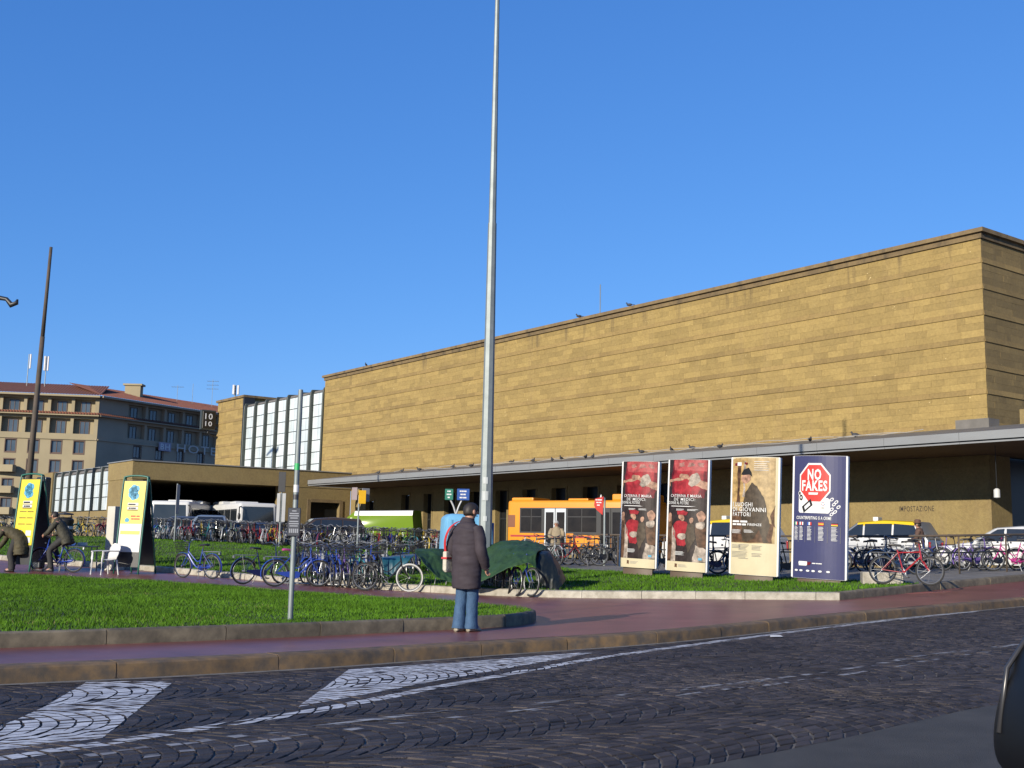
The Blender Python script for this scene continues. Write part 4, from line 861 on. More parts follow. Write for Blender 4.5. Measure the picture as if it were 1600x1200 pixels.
# orange city bus
M_BGL = mat('bus_glass', (.014, .013, .012), .12, (.03, .026, .022), 1.2, 1., spec=.3)
def city_bus():
    L = 7.6; u = Vector((.86, -.51, 0)); p = atY(792, 850, 57.); loc = Vector((p.x, p.y, .6)); b = thing('city_bus', loc, atan2(u.y, u.x), 'orange city bus stopped behind the railing under the canopy', 'bus')
    mb = MB(); mb.box(0, 0, .32, L, 2.4, 2.82); mb.build('body', CP['orange'], b, bevel=.16, segs=3, smooth_=True, angle=40)
    for q in ((.05, .3, 2.8, 1.3, 2.1, 2.98), (3.2, .4, 2.8, 4.3, 2.0, 2.93), (L-1.9, .15, 2.8, L-.1, 2.25, 3.12)): mb = MB(); mb.box(*q); mb.build('roof_unit', CP['orange'], b, bevel=.07)
    mb = MB(); mb.box(.72, -.012, 1.22, L-.3, .03, 2.46); mb.build('window_band', M_BLK, b)
    for x0, x1 in ((.8, 1.35), (1.4, 1.95), (3.42, 4.15), (4.2, 4.95), (6.45, 7.1)):
        mb = MB(); mb.box(x0, -.03, 1.3, x1, -.013, 2.4); w = mb.build('side_window', M_BGL, b); mb = MB(); mb.box(x0, -.038, 2.0, x1, -.031, 2.04); mb.build('window_rail', M_BLK, w)
    for x0 in (2.15, 2.76):
        mb = MB(); mb.box(x0, -.05, .42, x0+.57, -.013, 2.42); d = mb.build('door', flat('door_white', (.62, .66, .68)), b); mb = MB(); mb.box(x0+.07, -.06, .52, x0+.50, -.051, 2.24); mb.build('door_glass', M_BGL, d)
    for x0 in (5.15, 5.76):
        mb = MB(); mb.box(x0, -.05, .42, x0+.57, -.013, 2.42); d = mb.build('door', M_BLK, b); mb = MB(); mb.box(x0+.07, -.06, .52, x0+.50, -.051, 2.24); mb.build('door_glass', M_BGL, d)
    for q in ((.2, -.012, 1.03, 2.1, .02, 1.12), (3.4, -.012, 1.0, 4.7, .02, 1.10)): mb = MB(); mb.box(*q); mb.build('red_stripe', flat('bus_red', (.42, .02, .015)), b)
    for x in (.9, 3.5, 4.3, 6.6): mb = MB(); mb.box(x, -.009, .52, x+.02, .02, .98); mb.build('panel_seam', M_BLK, b)
    mb = MB(); mb.box(.2, -.009, .74, L-.2, .02, .765); mb.build('rub_strip', M_BLK, b)
    for x in (1.15, L-1.3): mb = MB(Matrix.Translation((x, -.012, .42)) @ Matrix.Rotation(pi/2, 4, 'X')); mb.lathe([(.53, -.012), (.53, .012)], 20); mb.build('wheel_arch', M_BLK, b)
    mb = MB(); mb.box(-.02, .4, 1.0, .03, 2.0, 2.3); mb.build('rear_window', M_BGL, b); mb = MB(); mb.box(.05, -.012, 1.5, .45, .02, 2.1); mb.build('vent_panel', flat('bus_brown', (.22, .07, .02)), b)
    mb = MB(); mb.box(0.2, -.006, .33, L-.2, .03, .50); mb.build('skirt', M_BLK, b)
    mb = MB(); mb.tube([(L-.1, 0, 2.6), (L+.3, -.35, 2.65), (L+.35, -.4, 2.2)], .03, 6); mb.lathe([(.03, -.35), (.13, -.33), (.13, .12), (.03, .15)], 10, (L+.35, -.4, 2.05)); mb.build('wing_mirror', flat('mirror_grey', (.3, .3, .29)), b, smooth_=True, angle=40)
    for x in (1.15, L-1.3):
        for y in (.12, 2.28):
            mb = MB(); mb.M = Matrix.Translation((x, y, .42)) @ Matrix.Rotation(pi/2, 4, 'X'); mb.lathe([(.16, -.13), (.39, -.13), (.42, -.08), (.42, .08), (.39, .13), (.16, .13)], 20); mb.build('wheel', M_TYRE, b, smooth_=True, angle=40)
    mb = MB(); mb.lathe([(.05, 0), (.06, .12), (.04, .25), (.01, .3)], 8, (4.9, .6, 2.82)); mb.build('roof_beacon', CP['white'], b, smooth_=True)
city_bus()
# taxis behind the posters and the railing
def taxi(px, py, yaw, label, paint=CP['white'], stripe=True, shape=(MPV, MPVS), grp='taxis at the station rank', t0=37, H=1.8, belt=1.1):
    p = top_at(px, py, H, t0=t0); v = vehicle('taxi' if stripe else 'parked_car', p, yaw, label, 'taxi' if stripe else 'car', shape[0], .88, belt, paint, side=shape[1], shield=(2,), wheels=(1.35, -1.3), roofcol=CP['yellow'] if stripe else None, group=grp)
    if stripe: mb = MB(); mb.box(-.25, -.22, 1.77, -.05, .22, 1.92); mb.build('roof_sign', flat('taxi_sign', (.75, .75, .72)), v, bevel=.03)
    return v
ry = radians(-37+90+90)
taxi(1130, 811, radians(140), 'white taxi with yellow roof seen between the red and the cream poster'); taxi(1228, 820, radians(140), 'white taxi with yellow roof seen between the cream and the navy poster')
taxi(1365, 813, radians(142), 'silver taxi with yellow roof just right of the navy poster', CP['silver']); taxi(1440, 821, radians(142), 'white and yellow taxi before the inscribed wall', t0=38)
taxi(1580, 813, radians(140), 'white estate car at the right edge behind the bicycles', CP['white'], False, (WAGON, HATS), None, 37, 1.5, .95)
# ------------------------------------------------------------ poster totems
M_TOT = flat('totem_white', (.80, .80, .78), .4)
PAINTERLY = {'red': .45, 'darkred': .3, 'dark': .4, 'brown': .25, 'skin': .22, 'gold': .4, 'tan': .55, 'coat': .4, 'lace': .2, 'rose': .5}
def inkm(name, c):
    k = PAINTERLY.get(name); return mat('print_'+name, c, .35, tuple(x*k for x in c) if k else tuple(x*.92 for x in c), 7. if k else 3., 1., spec=.2)
INK = {k: inkm(k, v) for k, v in dict(red=(.42, .035, .045), darkred=(.22, .02, .03), dark=(.045, .032, .03), brown=(.17, .09, .05), skin=(.55, .32, .22), cream=(.66, .58, .38), white=(.80, .80, .78), navy=(.055, .06, .145), gold=(.60, .40, .16), tan=(.55, .40, .20), coat=(.10, .075, .05), grey=(.28, .27, .25), signred=(.62, .06, .05), black=(.02, .02, .022), blue=(.05, .12, .42), green=(.05, .3, .09), yellow=(.80, .62, .03), lace=(.55, .46, .38), rose=(.52, .10, .10), sky=(.12, .42, .62), paper=(.74, .74, .72)).items()}
def totem(loc, yaw, w, h, label, art, tilt=radians(2.0), sag=.13):
    t = thing('poster_totem', loc, 0, label, 'poster stand', 'poster totems on the lawn'); t.rotation_euler = (Matrix.Rotation(yaw, 3, 'Z') @ Matrix.Rotation(tilt, 3, 'Y')).to_euler()
    z0 = .07; n = 16; fr_ = [((i/n-.5)*w, -sag*(1-(2*i/n-1)**2)-.05) for i in range(n+1)]; bk_ = [((.5-i/n)*w, sag*.6*(1-(1-2*i/n)**2)+.05) for i in range(n+1)]
    prof = fr_+bk_; mb = MB(); mb.prism([(x, y, z0) for x, y in prof], (0, 0, h)); mb.build('body', M_TOT, t)
    mb = MB(); mb.prism([(x*.8, y*.7, -.12) for x, y in prof], (0, 0, .188)); mb.build('base', flat('totem_base', (.14, .10, .07)), t)
    for s in (-1, 1): mb = MB(); mb.box(s*w/2-.022, -.06, z0+.01, s*w/2+.022, .06, z0+h-.01); mb.build('edge_profile', M_TOT, t, bevel=.008)
    def S3(u, v, o=0.): return Vector(((u-.5)*(w-.05), -sag*(1-((2*u-1)*(1-.05/w))**2)-.053-o, z0+.005+v*(h-.01)))
    layers = {}
    def pg(P, ink, lay):
        mb = layers.setdefault((ink, lay), MB()); P = P if ccw(P) else P[::-1]; N = 14
        if ink in PAINTERLY and lay > 0 and len(P) > 3:          # brushed, uneven outlines
            Q_ = []
            for a, b in zip(P, P[1:]+P[:1]):
                for q in range(4):
                    x, y = a[0]+(b[0]-a[0])*q/4, a[1]+(b[1]-a[1])*q/4; g = noise.noise_vector(Vector((x*9+lay, y*22, lay*3.1))); Q_.append((min(1, max(0, x+g.x*.035)), min(1, max(0, y+g.y*.014))))
            P = Q_
        lo, hi = min(p[0] for p in P), max(p[0] for p in P)
        for k in range(N):
            a, b = k/N, (k+1)/N
            if b < lo or a > hi: continue
            q = clip(P, [(a, -1), (b, -1), (b, 2), (a, 2)])
            if len(q) > 2: mb.poly([S3(u, v, .0025*lay) for u, v in q])
    def el(u, v, ru, rv, ink, lay, n_=18, rot=0.):
        pg([(u+ru*cos(2*pi*k/n_)*cos(rot)-rv*sin(2*pi*k/n_)*sin(rot)*(h/w)*.5, v+rv*sin(2*pi*k/n_)*cos(rot)+ru*cos(2*pi*k/n_)*sin(rot)*(w/h)) for k in range(n_)], ink, lay)
    def tx(s, u, v, size, ink, lay, width=None, bold=.004, center=False):
        mb = layers.setdefault((ink, lay), MB()); ku = w-.05
        put_text(mb, s, lambda a, b: S3(a/ku, b/h, .0025*lay), u*ku, v*h, size, 0, bold, width=width*ku if width else None, center=center)
    def bars(u, v, wd, k, ink, lay, dv=.009, th=.0035):
        for i in range(k): pg([(u, v-i*dv), (u+wd*random.uniform(.6, 1), v-i*dv), (u+wd*random.uniform(.6, 1), v-i*dv+th), (u, v-i*dv+th)], ink, lay)
    art(pg, el, tx, bars)
    for (ink, lay), mb in layers.items(): mb.build('lettering' if lay >= 8 else 'print', INK[ink], t, recalc=False)
    return t
F4 = [(0, 0), (1, 0), (1, 1), (0, 1)]
def art_red(pg, el, tx, bars):
    pg(F4, 'dark', 0); pg([(.0, .09), (.14, .09), (.16, .35), (.12, .5), (0, .5)], 'brown', 1)
    pg([(.12, .66), (.92, .66), (1, .76), (1, 1), (.14, 1), (.08, .86)], 'darkred', 1); pg([(.2, .70), (.75, .68), (.9, .78), (.9, .95), (.2, .97), (.12, .84)], 'red', 2); pg([(.16, .9), (1, .9), (1, 1), (.14, 1)], 'rose', 3)
    pg([(0, .74), (.05, .80), (.3, .80), (.42, .815), (.44, .84), (.3, .835), (.05, .82), (0, .79)], 'skin', 4); pg([(1, .73), (1, .80), (.78, .82), (.66, .84), (.48, .86), (.36, .845), (.4, .825), (.55, .82), (.66, .79), (.8, .76)], 'skin', 4); el(.72, .83, .13, .05, 'lace', 5); el(.66, .79, .1, .03, 'lace', 5); el(.44, .85, .12, .022, 'skin', 6)
    tx("CATERINA E MARIA", .08, .660, .078, 'white', 8, .80); tx("DE' MEDICI:", .18, .628, .078, 'white', 8, .56); tx('DONNE AL POTERE', .02, .596, .078, 'white', 8, .56); bars(.1, .575, .7, 1, 'white', 8, th=.006); bars(.25, .55, .22, 2, 'white', 8); bars(.55, .55, .28, 2, 'white', 8)
    pg([(.18, .33), (.2, .42), (.34, .45), (.52, .44), (.62, .4), (.6, .28), (.5, .22), (.3, .23)], 'red', 3); el(.40, .48, .075, .035, 'skin', 4); pg([(.28, .50), (.52, .50), (.56, .53), (.42, .545), (.27, .53)], 'red', 5); el(.42, .31, .12, .025, 'lace', 5)
    el(.66, .455, .05, .026, 'skin', 4); pg([(.55, .42), (.72, .43), (.75, .30), (.58, .16), (.5, .3)], 'coat', 4); el(.88, .49, .09, .05, 'skin', 4); el(.87, .415, .12, .03, 'lace', 6); pg([(.74, .40), (1, .40), (1, .22), (.8, .22)], 'brown', 5); pg([(.68, .09), (.78, .24), (1, .2), (1, .09)], 'lace', 3); pg([(.12, .09), (.15, .4), (.24, .34), (.26, .09)], 'lace', 3); el(.06, .47, .06, .04, 'skin', 3)
    bars(.25, .17, .28, 4, 'white', 8); pg([(0, 0), (1, 0), (1, .085), (0, .085)], 'cream', 7); pg([(.25, .03), (.31, .03), (.31, .062), (.25, .062)], 'brown', 8); bars(.35, .055, .25, 3, 'grey', 8)
    bars(.3, .965, .18, 4, 'lace', 8); bars(.55, .965, .2, 4, 'lace', 8); bars(.8, .965, .16, 4, 'lace', 8); pg([(.84, .105), (.92, .105), (.92, .125), (.84, .125)], 'sky', 8)
def art_cream(pg, el, tx, bars):
    pg(F4, 'cream', 0); pg([(0, .27), (.95, .27), (.95, .99), (0, .99)], 'tan', 1); pg([(0, .62), (.35, .6), (.38, .99), (.02, .99)], 'gold', 2); pg([(0, .27), (.9, .27), (.93, .42), (.5, .52), (0, .56)], 'brown', 2); pg([(.12, .6), (.2, .6), (.22, .95), (.14, .95)], 'brown', 3); pg([(.26, .66), (.31, .66), (.33, .97), (.28, .97)], 'lace', 3)
    pg([(.28, .29), (.24, .5), (.34, .7), (.46, .78), (.6, .75), (.74, .66), (.82, .5), (.86, .42), (.8, .30), (.86, .275), (.72, .275), (.66, .38), (.52, .3), (.36, .28)], 'coat', 4); el(.34, .82, .1, .045, 'skin', 4); pg([(.22, .85), (.28, .89), (.40, .91), (.46, .87), (.48, .83), (.42, .85), (.28, .845)], 'black', 5); pg([(.88, .5), (.95, .6), (.95, .4), (.9, .42)], 'brown', 3)
    tx('I LUOGHI', .04, .577, .105, 'white', 8, .46, .008); tx('DI GIOVANNI', .04, .535, .105, 'white', 8, .74, .008); tx('FATTORI', .04, .493, .105, 'white', 8, .42, .008); tx('~55', .04, .44, .06, 'white', 8, .38, .015); tx('~343', .04, .415, .06, 'white', 8, .34, .015); tx('FIRENZE', .40, .415, .06, 'white', 8, .30, .015); bars(.03, .375, .24, 4, 'white', 8); bars(.32, .375, .24, 3, 'white', 8)
    pg([(.06, .925), (.12, .925), (.12, .95), (.06, .95)], 'darkred', 8); pg([(.13, .925), (.23, .925), (.23, .955), (.13, .955)], 'white', 8); pg([(.3, .935), (.37, .935), (.37, .955), (.3, .955)], 'darkred', 8); bars(.52, .96, .38, 5, 'white', 8, .018)
    for u, v, k in ((.03, .245, 3), (.2, .25, 5), (.5, .245, 4), (.03, .19, 5), (.2, .19, 6), (.5, .18, 3)): bars(u, v, .24, k, 'grey', 8, .011, .003)
def art_navy(pg, el, tx, bars):
    pg(F4, 'navy', 0)
    def octa(cu, cv, ru, rv, ink, lay): pg([(cu+a*ru, cv+b*rv) for a, b in ((-.42, -1), (.42, -1), (1, -.42), (1, .42), (.42, 1), (-.42, 1), (-1, .42), (-1, -.42))], ink, lay)
    pg([(.13, .53), (.70, .53), (.73, .545), (.73, .64), (.69, .655), (.4, .655), (.13, .69), (.11, .67), (.11, .545)], 'white', 1); octa(.43, .775, .305, .165, 'white', 2); octa(.43, .775, .28, .15, 'signred', 3)
    tx('NO', .43, .805, .25, 'white', 8, .27, .05, True); tx('FAKES', .43, .715, .24, 'white', 8, .50, .05, True); bars(.32, .68, .2, 1, 'white', 8, th=.018)
    pg([(.22, .53), (.40, .595), (.36, .645), (.18, .58)], 'black', 4); pg([(.25, .555), (.355, .594), (.335, .62), (.23, .58)], 'white', 5); el(.16, .655, .035, .024, 'black', 4); el(.16, .655, .014, .01, 'white', 5); el(.13, .69, .03, .02, 'white', 2); el(.13, .69, .02, .013, 'black', 3)
    for k in range(7): el(.76+.06*(k % 2)+.02*k*(k < 4), .645-.02*k, .04, .014, 'white', 2, rot=.5); el(.76+.06*(k % 2)+.02*k*(k < 4), .645-.02*k, .022, .007, 'navy', 3, rot=.5)
    for a in range(6): el(.6+.03*cos(a*1.05), .605+.014*sin(a*1.05), .008, .004, 'signred' if a % 2 else 'blue', 4)
    bars(.57, .575, .07, 2, 'grey', 4); tx('COUNTERFEITING IS A CRIME', .07, .478, .075, 'white', 8, .69, .03)
    for u, cs in ((.03, ('green', 'white', 'signred')), (.14, ('white', 'signred', 'white')), (.30, ('blue', 'white', 'signred')), (.52, ('signred', 'yellow', 'signred')), (.76, ('black', 'signred', 'yellow'))):
        wd = .07+.04*u*1.5
        for k, c in enumerate(cs):
            if u < .5: pg([(u+wd*k/3, .43), (u+wd*(k+1)/3, .43), (u+wd*(k+1)/3, .455), (u+wd*k/3, .455)], c, 8)
            else: pg([(u, .43+.0083*(2-k)), (u+wd, .43+.0083*(2-k)), (u+wd, .43+.0083*(3-k)), (u, .43+.0083*(3-k))], c, 8)
        bars(u, .415, wd*1.1, 11, 'white', 8, .0105, .004)
    for u in (.115, .255, .455, .69, .92): pg([(u, .29), (u+.004, .29), (u+.004, .42), (u, .42)], 'grey', 8)
    pg([(.14, .10), (.30, .10), (.31, .11), (.31, .135), (.14, .135), (.13, .125)], 'white', 8); pg([(.33, .105), (.38, .105), (.38, .13), (.33, .13)], 'darkred', 8); tx('~424', .41, .118, .03, 'white', 8, .2)
    for u in (.05, .15, .29, .4, .53, .68): el(u+.035, .06, .035, .008, 'white', 8)
def lawnp(x, y): return Vector((x, y, float(lawn2(x, y))))
TY = radians(-35)
def tot_at(px, py, px_w, H, label, art):
    d = ray(px, py); t = 20.                     # the distance that gives a totem of height H its size in view
    q = hit(px, py, lawn2); return q
for px, py, D_, w, h, lb, art in [(997, 891, 32.6, 1.17, 3.02, 'tall curved poster stand with red-robed figures, the left of the two alike', art_red), (1073, 897, 31.0, 1.20, 3.02, 'tall curved poster stand with red-robed figures, the right of the two alike', art_red), (1178, 903, 29.4, 1.30, 3.02, 'tall curved cream poster stand showing a stooped figure in a long coat', art_cream), (1280, 909, 28.2, 1.36, 3.02, 'tall curved navy poster stand with red octagon reading NO FAKES', art_navy)]:
    d = ray(px, py); t = D_/d.y; p = Vector((d.x*t, D_, CAMH+d.z*t)); totem(p, TY, w, h, lb, art)
# ------------------------------------------------------------ poles and signs
M_GALV = mat('galvanised_steel', (.30, .34, .34), .55, (.23, .265, .265), 3., 1., metal=.35); M_RUST = mat('brown_mast', (.12, .085, .06), .8, (.07, .06, .045), 2., 1.)
def mast(name, p, h, r0, r1, n, mt, label, cat, join=None, lean=(0, 0)):
    t = thing(name, p, 0, label, cat, tilt=(lean[0], lean[1])); mb = MB()
    if join: mb.lathe([(r0, 0), (r0+(r1-r0)*join/h+.006, join)], n); mb.lathe([(r0+(r1-r0)*join/h-.006, join-.05), (r1, h)], n)
    else: mb.lathe([(r0, 0), (r1, h)], n)
    mb.build('shaft', mt, t, smooth_=n > 10); mb = MB(); mb.lathe([(r0*1.6, -.05), (r0*1.6, .03), (r0*1.15, .06)], 16); mb.build('base_plate', mt, t); return t
pb = lawnp(-.575, 27.65)
lm = mast('lighting_mast', pb, 15.3, .17, .055, 8, M_GALV, 'very tall grey octagonal lighting mast rising out of the picture', 'lamp post', 9.0)
mb = MB(); mb.lathe([(.05, 0), (.05, .06), (.02, .08)], 8, (0, 0, 15.3)); mb.build('mast_cap', M_GALV, lm)
for z, a0, a1, hh in ((2.05, -2.3, -1.2, .22), (2.45, -2.1, -1.3, .16), (1.55, -1.9, -1.35, .12)):
    r = .17-.0075*z+.004; mb = MB(); mb.loft([[(r*cos(a), r*sin(a), z) for a in np.linspace(a0, a1, 5)], [(r*cos(a), r*sin(a), z+hh) for a in np.linspace(a0, a1, 5)]], 0, False, False); mb.build('sticker', flat('sticker_white', (.5, .54, .54)), lm)
p = hit(47, 846, lawn2); p = atY(36, 846, 52.); p.z = 1.0
mast('flag_mast', p, 13.7, .16, .07, 12, M_RUST, 'bare brown mast standing behind the left information board', 'mast', 9.4, (0, radians(.9)))
# distant street lamp at the left edge
p = atY(-36, 846, 75.); p.z = .4; t = thing('street_lamp', p, 0, 'distant dark street lamp arm at the extreme left edge', 'street lamp')
mb = MB(); mb.lathe([(.12, 0), (.06, 16.6)], 10); mb.build('shaft', M_DARK, t); mb = MB(); mb.tube([(-1.2, 0, 16.6), (0, 0, 16.7), (.6, 0, 16.6), (.95, 0, 16.2), (1.3, 0, 16.35), (1.35, 0, 16.6)], [.1, .16, .14, .2, .16, .06], 8); mb.build('lamp_arm', M_DARK, t, smooth_=True)
# steel sign post on the front lawn
p = hit(453.5, 967, lawn1); sp = thing('sign_post', p, 0, 'slim galvanised post with dark information panel on the front lawn', 'sign post')
mb = MB(); mb.lathe([(.036, -.1), (.036, 1.6), (.034, 3.06)], 12); mb.build('shaft', M_GALV, sp, smooth_=True, angle=40)
mb = MB(); mb.lathe([(.031, -.1), (.031, 0)], 12, (0, 0, 3.08)); mb.build('cap', M_GALV, sp)
mb = MB(); mb.box(-.085, -.06, 1.09, .085, -.04, 1.47); pn = mb.build('sign_panel', flat('panel_slate', (.035, .04, .055), .4), sp, bevel=.008, segs=1)
mb = MB(); wf = lambda u, v: (-.075+u, -.0625, 1.12+v)
for k, (w_, v_) in enumerate(((.06, .30), (.12, .265), (.13, .235), (.10, .205), (.12, .16), (.13, .13), (.11, .10))): mb.poly([wf(.075-w_/2, v_), wf(.075+w_/2, v_), wf(.075+w_/2, v_+.014), wf(.075-w_/2, v_+.014)])
for k in range(5): mb.poly([wf(.015+.026*k, .015), wf(.033+.026*k, .015), wf(.033+.026*k, .07), wf(.015+.026*k, .07)])
mb.build('sign_print', flat('panel_print', (.30, .32, .36)), pn, recalc=False)
for z, hh, c in ((1.98, .09, (.03, .5, .14)), (1.68, .10, (.75, .75, .75)), (1.58, .07, (.05, .05, .06))):
    mb = MB(); mb.lathe([(.0375, z), (.0375, z+hh)], 12, cap=False); mb.build('sticker', flat('sticker_%d' % int(z*100), c), sp)
# stop and direction signs -------------------------------------------------
def post(px, py, hgt, label, f=lawn2, r=.035, D_=None):
    p = hit(px, py, f) if D_ is None else None
    if D_: d = ray(px, py); p = Vector((d.x*D_/d.y, D_, 0)); p.z = float(f(p.x, min(p.y, 60)))
    t = thing('sign_post', p, 0, label, 'sign'); mb = MB(); mb.lathe([(r, -.05), (r, hgt)], 8); mb.build('shaft', M_GALV, t, smooth_=True, angle=40); return t
def plate(t, x0, z0, x1, z1, c, nm, y=-.06, rz=0., txt=None, rot=0.):
    mb = MB(Matrix.Rotation(rz, 4, 'Z')); mb.box(x0, y-.012, z0, x1, y+.012, z1); o = mb.build('sign_plate', flat(nm, c, .4), t, bevel=.006, segs=1)
    if txt:
        mb = MB(Matrix.Rotation(rz, 4, 'Z')); w_ = x1-x0; h_ = (z1-z0)/(len(txt)+.6)
        for k, s in enumerate(txt): put_text(mb, s, lambda u, v: (u, y-.0145, v), (x0+x1)/2, z1-h_*(k+1), h_*.55, 0, .01, width=w_*min(.85, .12*len(s)+.1), center=True)
        mb.build('sign_print', INK['white'], o, recalc=False)
    return o
t = post(272, 850, 2.55, 'thin post with edge-on sign plates before the silver minivan', D_=51.); plate(t, -.1, 1.2, .1, 2.5, (.45, .46, .46), 'plate_grey', rz=radians(60)); plate(t, .02, 1.2, .16, 2.5, (.55, .56, .56), 'plate_grey2', .06, radians(60))
t = post(436, 856, 3.15, 'thin post with black box and edge-on stop plates left of the steel post', D_=48.); plate(t, -.14, 2.3, .16, 3.15, (.02, .02, .022), 'box_black'); plate(t, -.17, 1.05, -.03, 2.25, (.5, .5, .5), 'plate_grey'); plate(t, .05, 1.05, .2, 2.25, (.5, .5, .5), 'plate_grey')
t = post(558, 858, 2.3, 'post with yellow plate and tilted grey plates before the green van', D_=47.); plate(t, -.02, 1.95, .28, 2.5, (.80, .45, .0), 'plate_orange', -.07, radians(8)); plate(t, -.36, 2.1, -.06, 2.62, (.35, .28, .28), 'plate_dull', -.05, radians(-35)); plate(t, .18, 2.05, .52, 2.6, (.3, .3, .31), 'plate_back', .08, radians(35))
p = lawnp(-1.55, 33.0); t = thing('sign_post', p, 0, 'forked post with green and blue plates behind the standing man', 'sign')
mb = MB(); mb.tube([(0, 0, -.05), (0, 0, 1.72), (-.02, 0, 1.8)], .032, 8); mb.tube(cr([(0, 0, 1.7), (-.08, 0, 1.95), (-.2, 0, 2.18)], 4), .026, 8); mb.tube(cr([(0, 0, 1.7), (.08, 0, 1.95), (.19, 0, 2.18)], 4), .026, 8); mb.build('shaft', flat('pale_tube', (.55, .56, .55), .4), t, smooth_=True)
plate(t, -.33, 2.12, -.09, 2.44, (.02, .20, .13), 'plate_green', -.05, txt=['~46', '~343', '~9']); plate(t, .02, 2.12, .38, 2.45, (.02, .09, .36), 'plate_blue', -.05, txt=['~334', '~55', '~424'])
t = post(944, 884, 2.15, 'hooked post with tilted red stop sign before the bus', f=lambda X, Y: base(X, Y)+.145)
mb = MB(); mb.tube(cr([(0, 0, 2.1), (.0, 0, 2.25), (-.03, 0, 2.32), (-.1, 0, 2.3)], 4), .035, 8); mb.build('hook', M_GALV, t, smooth_=True)
mb = MB(Matrix.Rotation(radians(-8), 4, 'Z')); mb.prism([(-.36, -.08, 2.05), (-.28, -.08, 1.9), (-.06, -.08, 1.72), (-.03, -.08, 2.36), (-.33, -.08, 2.28)], (0, .02, 0)); sgn = mb.build('sign_plate', INK['signred'], t, bevel=.006, segs=1)
mb = MB(Matrix.Rotation(radians(-8), 4, 'Z'))
for k, s in enumerate(('~37', '~55', '~8')): put_text(mb, s, lambda u, v: (u, -.083, v), -.19, 2.22-k*.09, .05, 0, .01, width=.24-.05*k, center=True)
mb.build('sign_print', INK['white'], sgn, recalc=False)
# railing ------------------------------------------------------------------
RP = [Vector((x, y, 0)) for x, y in ((2.3, 40.6), (4.4, 38.6), (6.6, 36.2), (8.6, 33.8), (10.4, 32.0), (12.3, 31.6), (14.6, 32.9), (17.8, 35.6), (21, 38.6))]
rl = thing('railing', G(2.3, 40.6), 0, 'dark rusty tube railing with posts between the bicycles and the taxis', 'railing')
Q = resample(RP, 26); zb_ = lambda q, h: Vector((q.x, q.y, float(base(q.x, q.y))+.145+h))
for hh, rr, nm in ((1.05, .032, 'handrail'), (.58, .022, 'mid_rail')): mb = MB(); mb.tube([zb_(q, hh) for q in Q], rr, 8); attach(mb.build(nm, M_RUST if hh > 1 else M_DARK, smooth_=True), rl)
for q in Q[::2]: mb = MB(); mb.tube([zb_(q, -.02), zb_(q, 1.02)], .027, 8); attach(mb.build('railing_post', M_RUST, smooth_=True), rl)
# stone block, paper scrap, lamp at the far right
p = hit(1378, 911, lambda X, Y: base(X, Y)+.15); mb = MB(); mb.box(-.47, -.3, -.05, .47, .3, .26); o = mb.build('stone_block', M_KERB3, bevel=.02); o.location = p; o.rotation_euler = (0, 0, radians(-12)); tag(o, 'squared pale stone block on the grass right of the navy poster', 'stone block')
p = hit(1213, 996, roadz); mb = MB(); mb.loft([[(-.10, -.06, .012), (.08, -.07, .02)], [(-.09, 0, .03), (.1, 0, .015)], [(-.07, .07, .012), (.07, .06, .03)]], 0, False, False); o = mb.build('paper_scrap', INK['white']); o.location = p; tag(o, 'white paper scrap lying on the setts by the white line', 'litter')
p = SW(-2.2, -3.4, 0); t = thing('hanging_lamp', Vector((p.x, p.y, 5.05)), 0, 'small white lamp hanging under the canopy at right', 'lamp'); mb = MB(); mb.tube([(0, 0, 0), (0, 0, -1.55)], .012, 6); mb.build('stem', M_DARK, t); mb = MB(); mb.lathe([(.05, 0), (.11, -.05), (.11, -.32), (.03, -.36)], 12, (0, 0, -1.52)); mb.build('lamp_body', flat('lamp_white', (.7, .7, .68)), t, smooth_=True, angle=40)
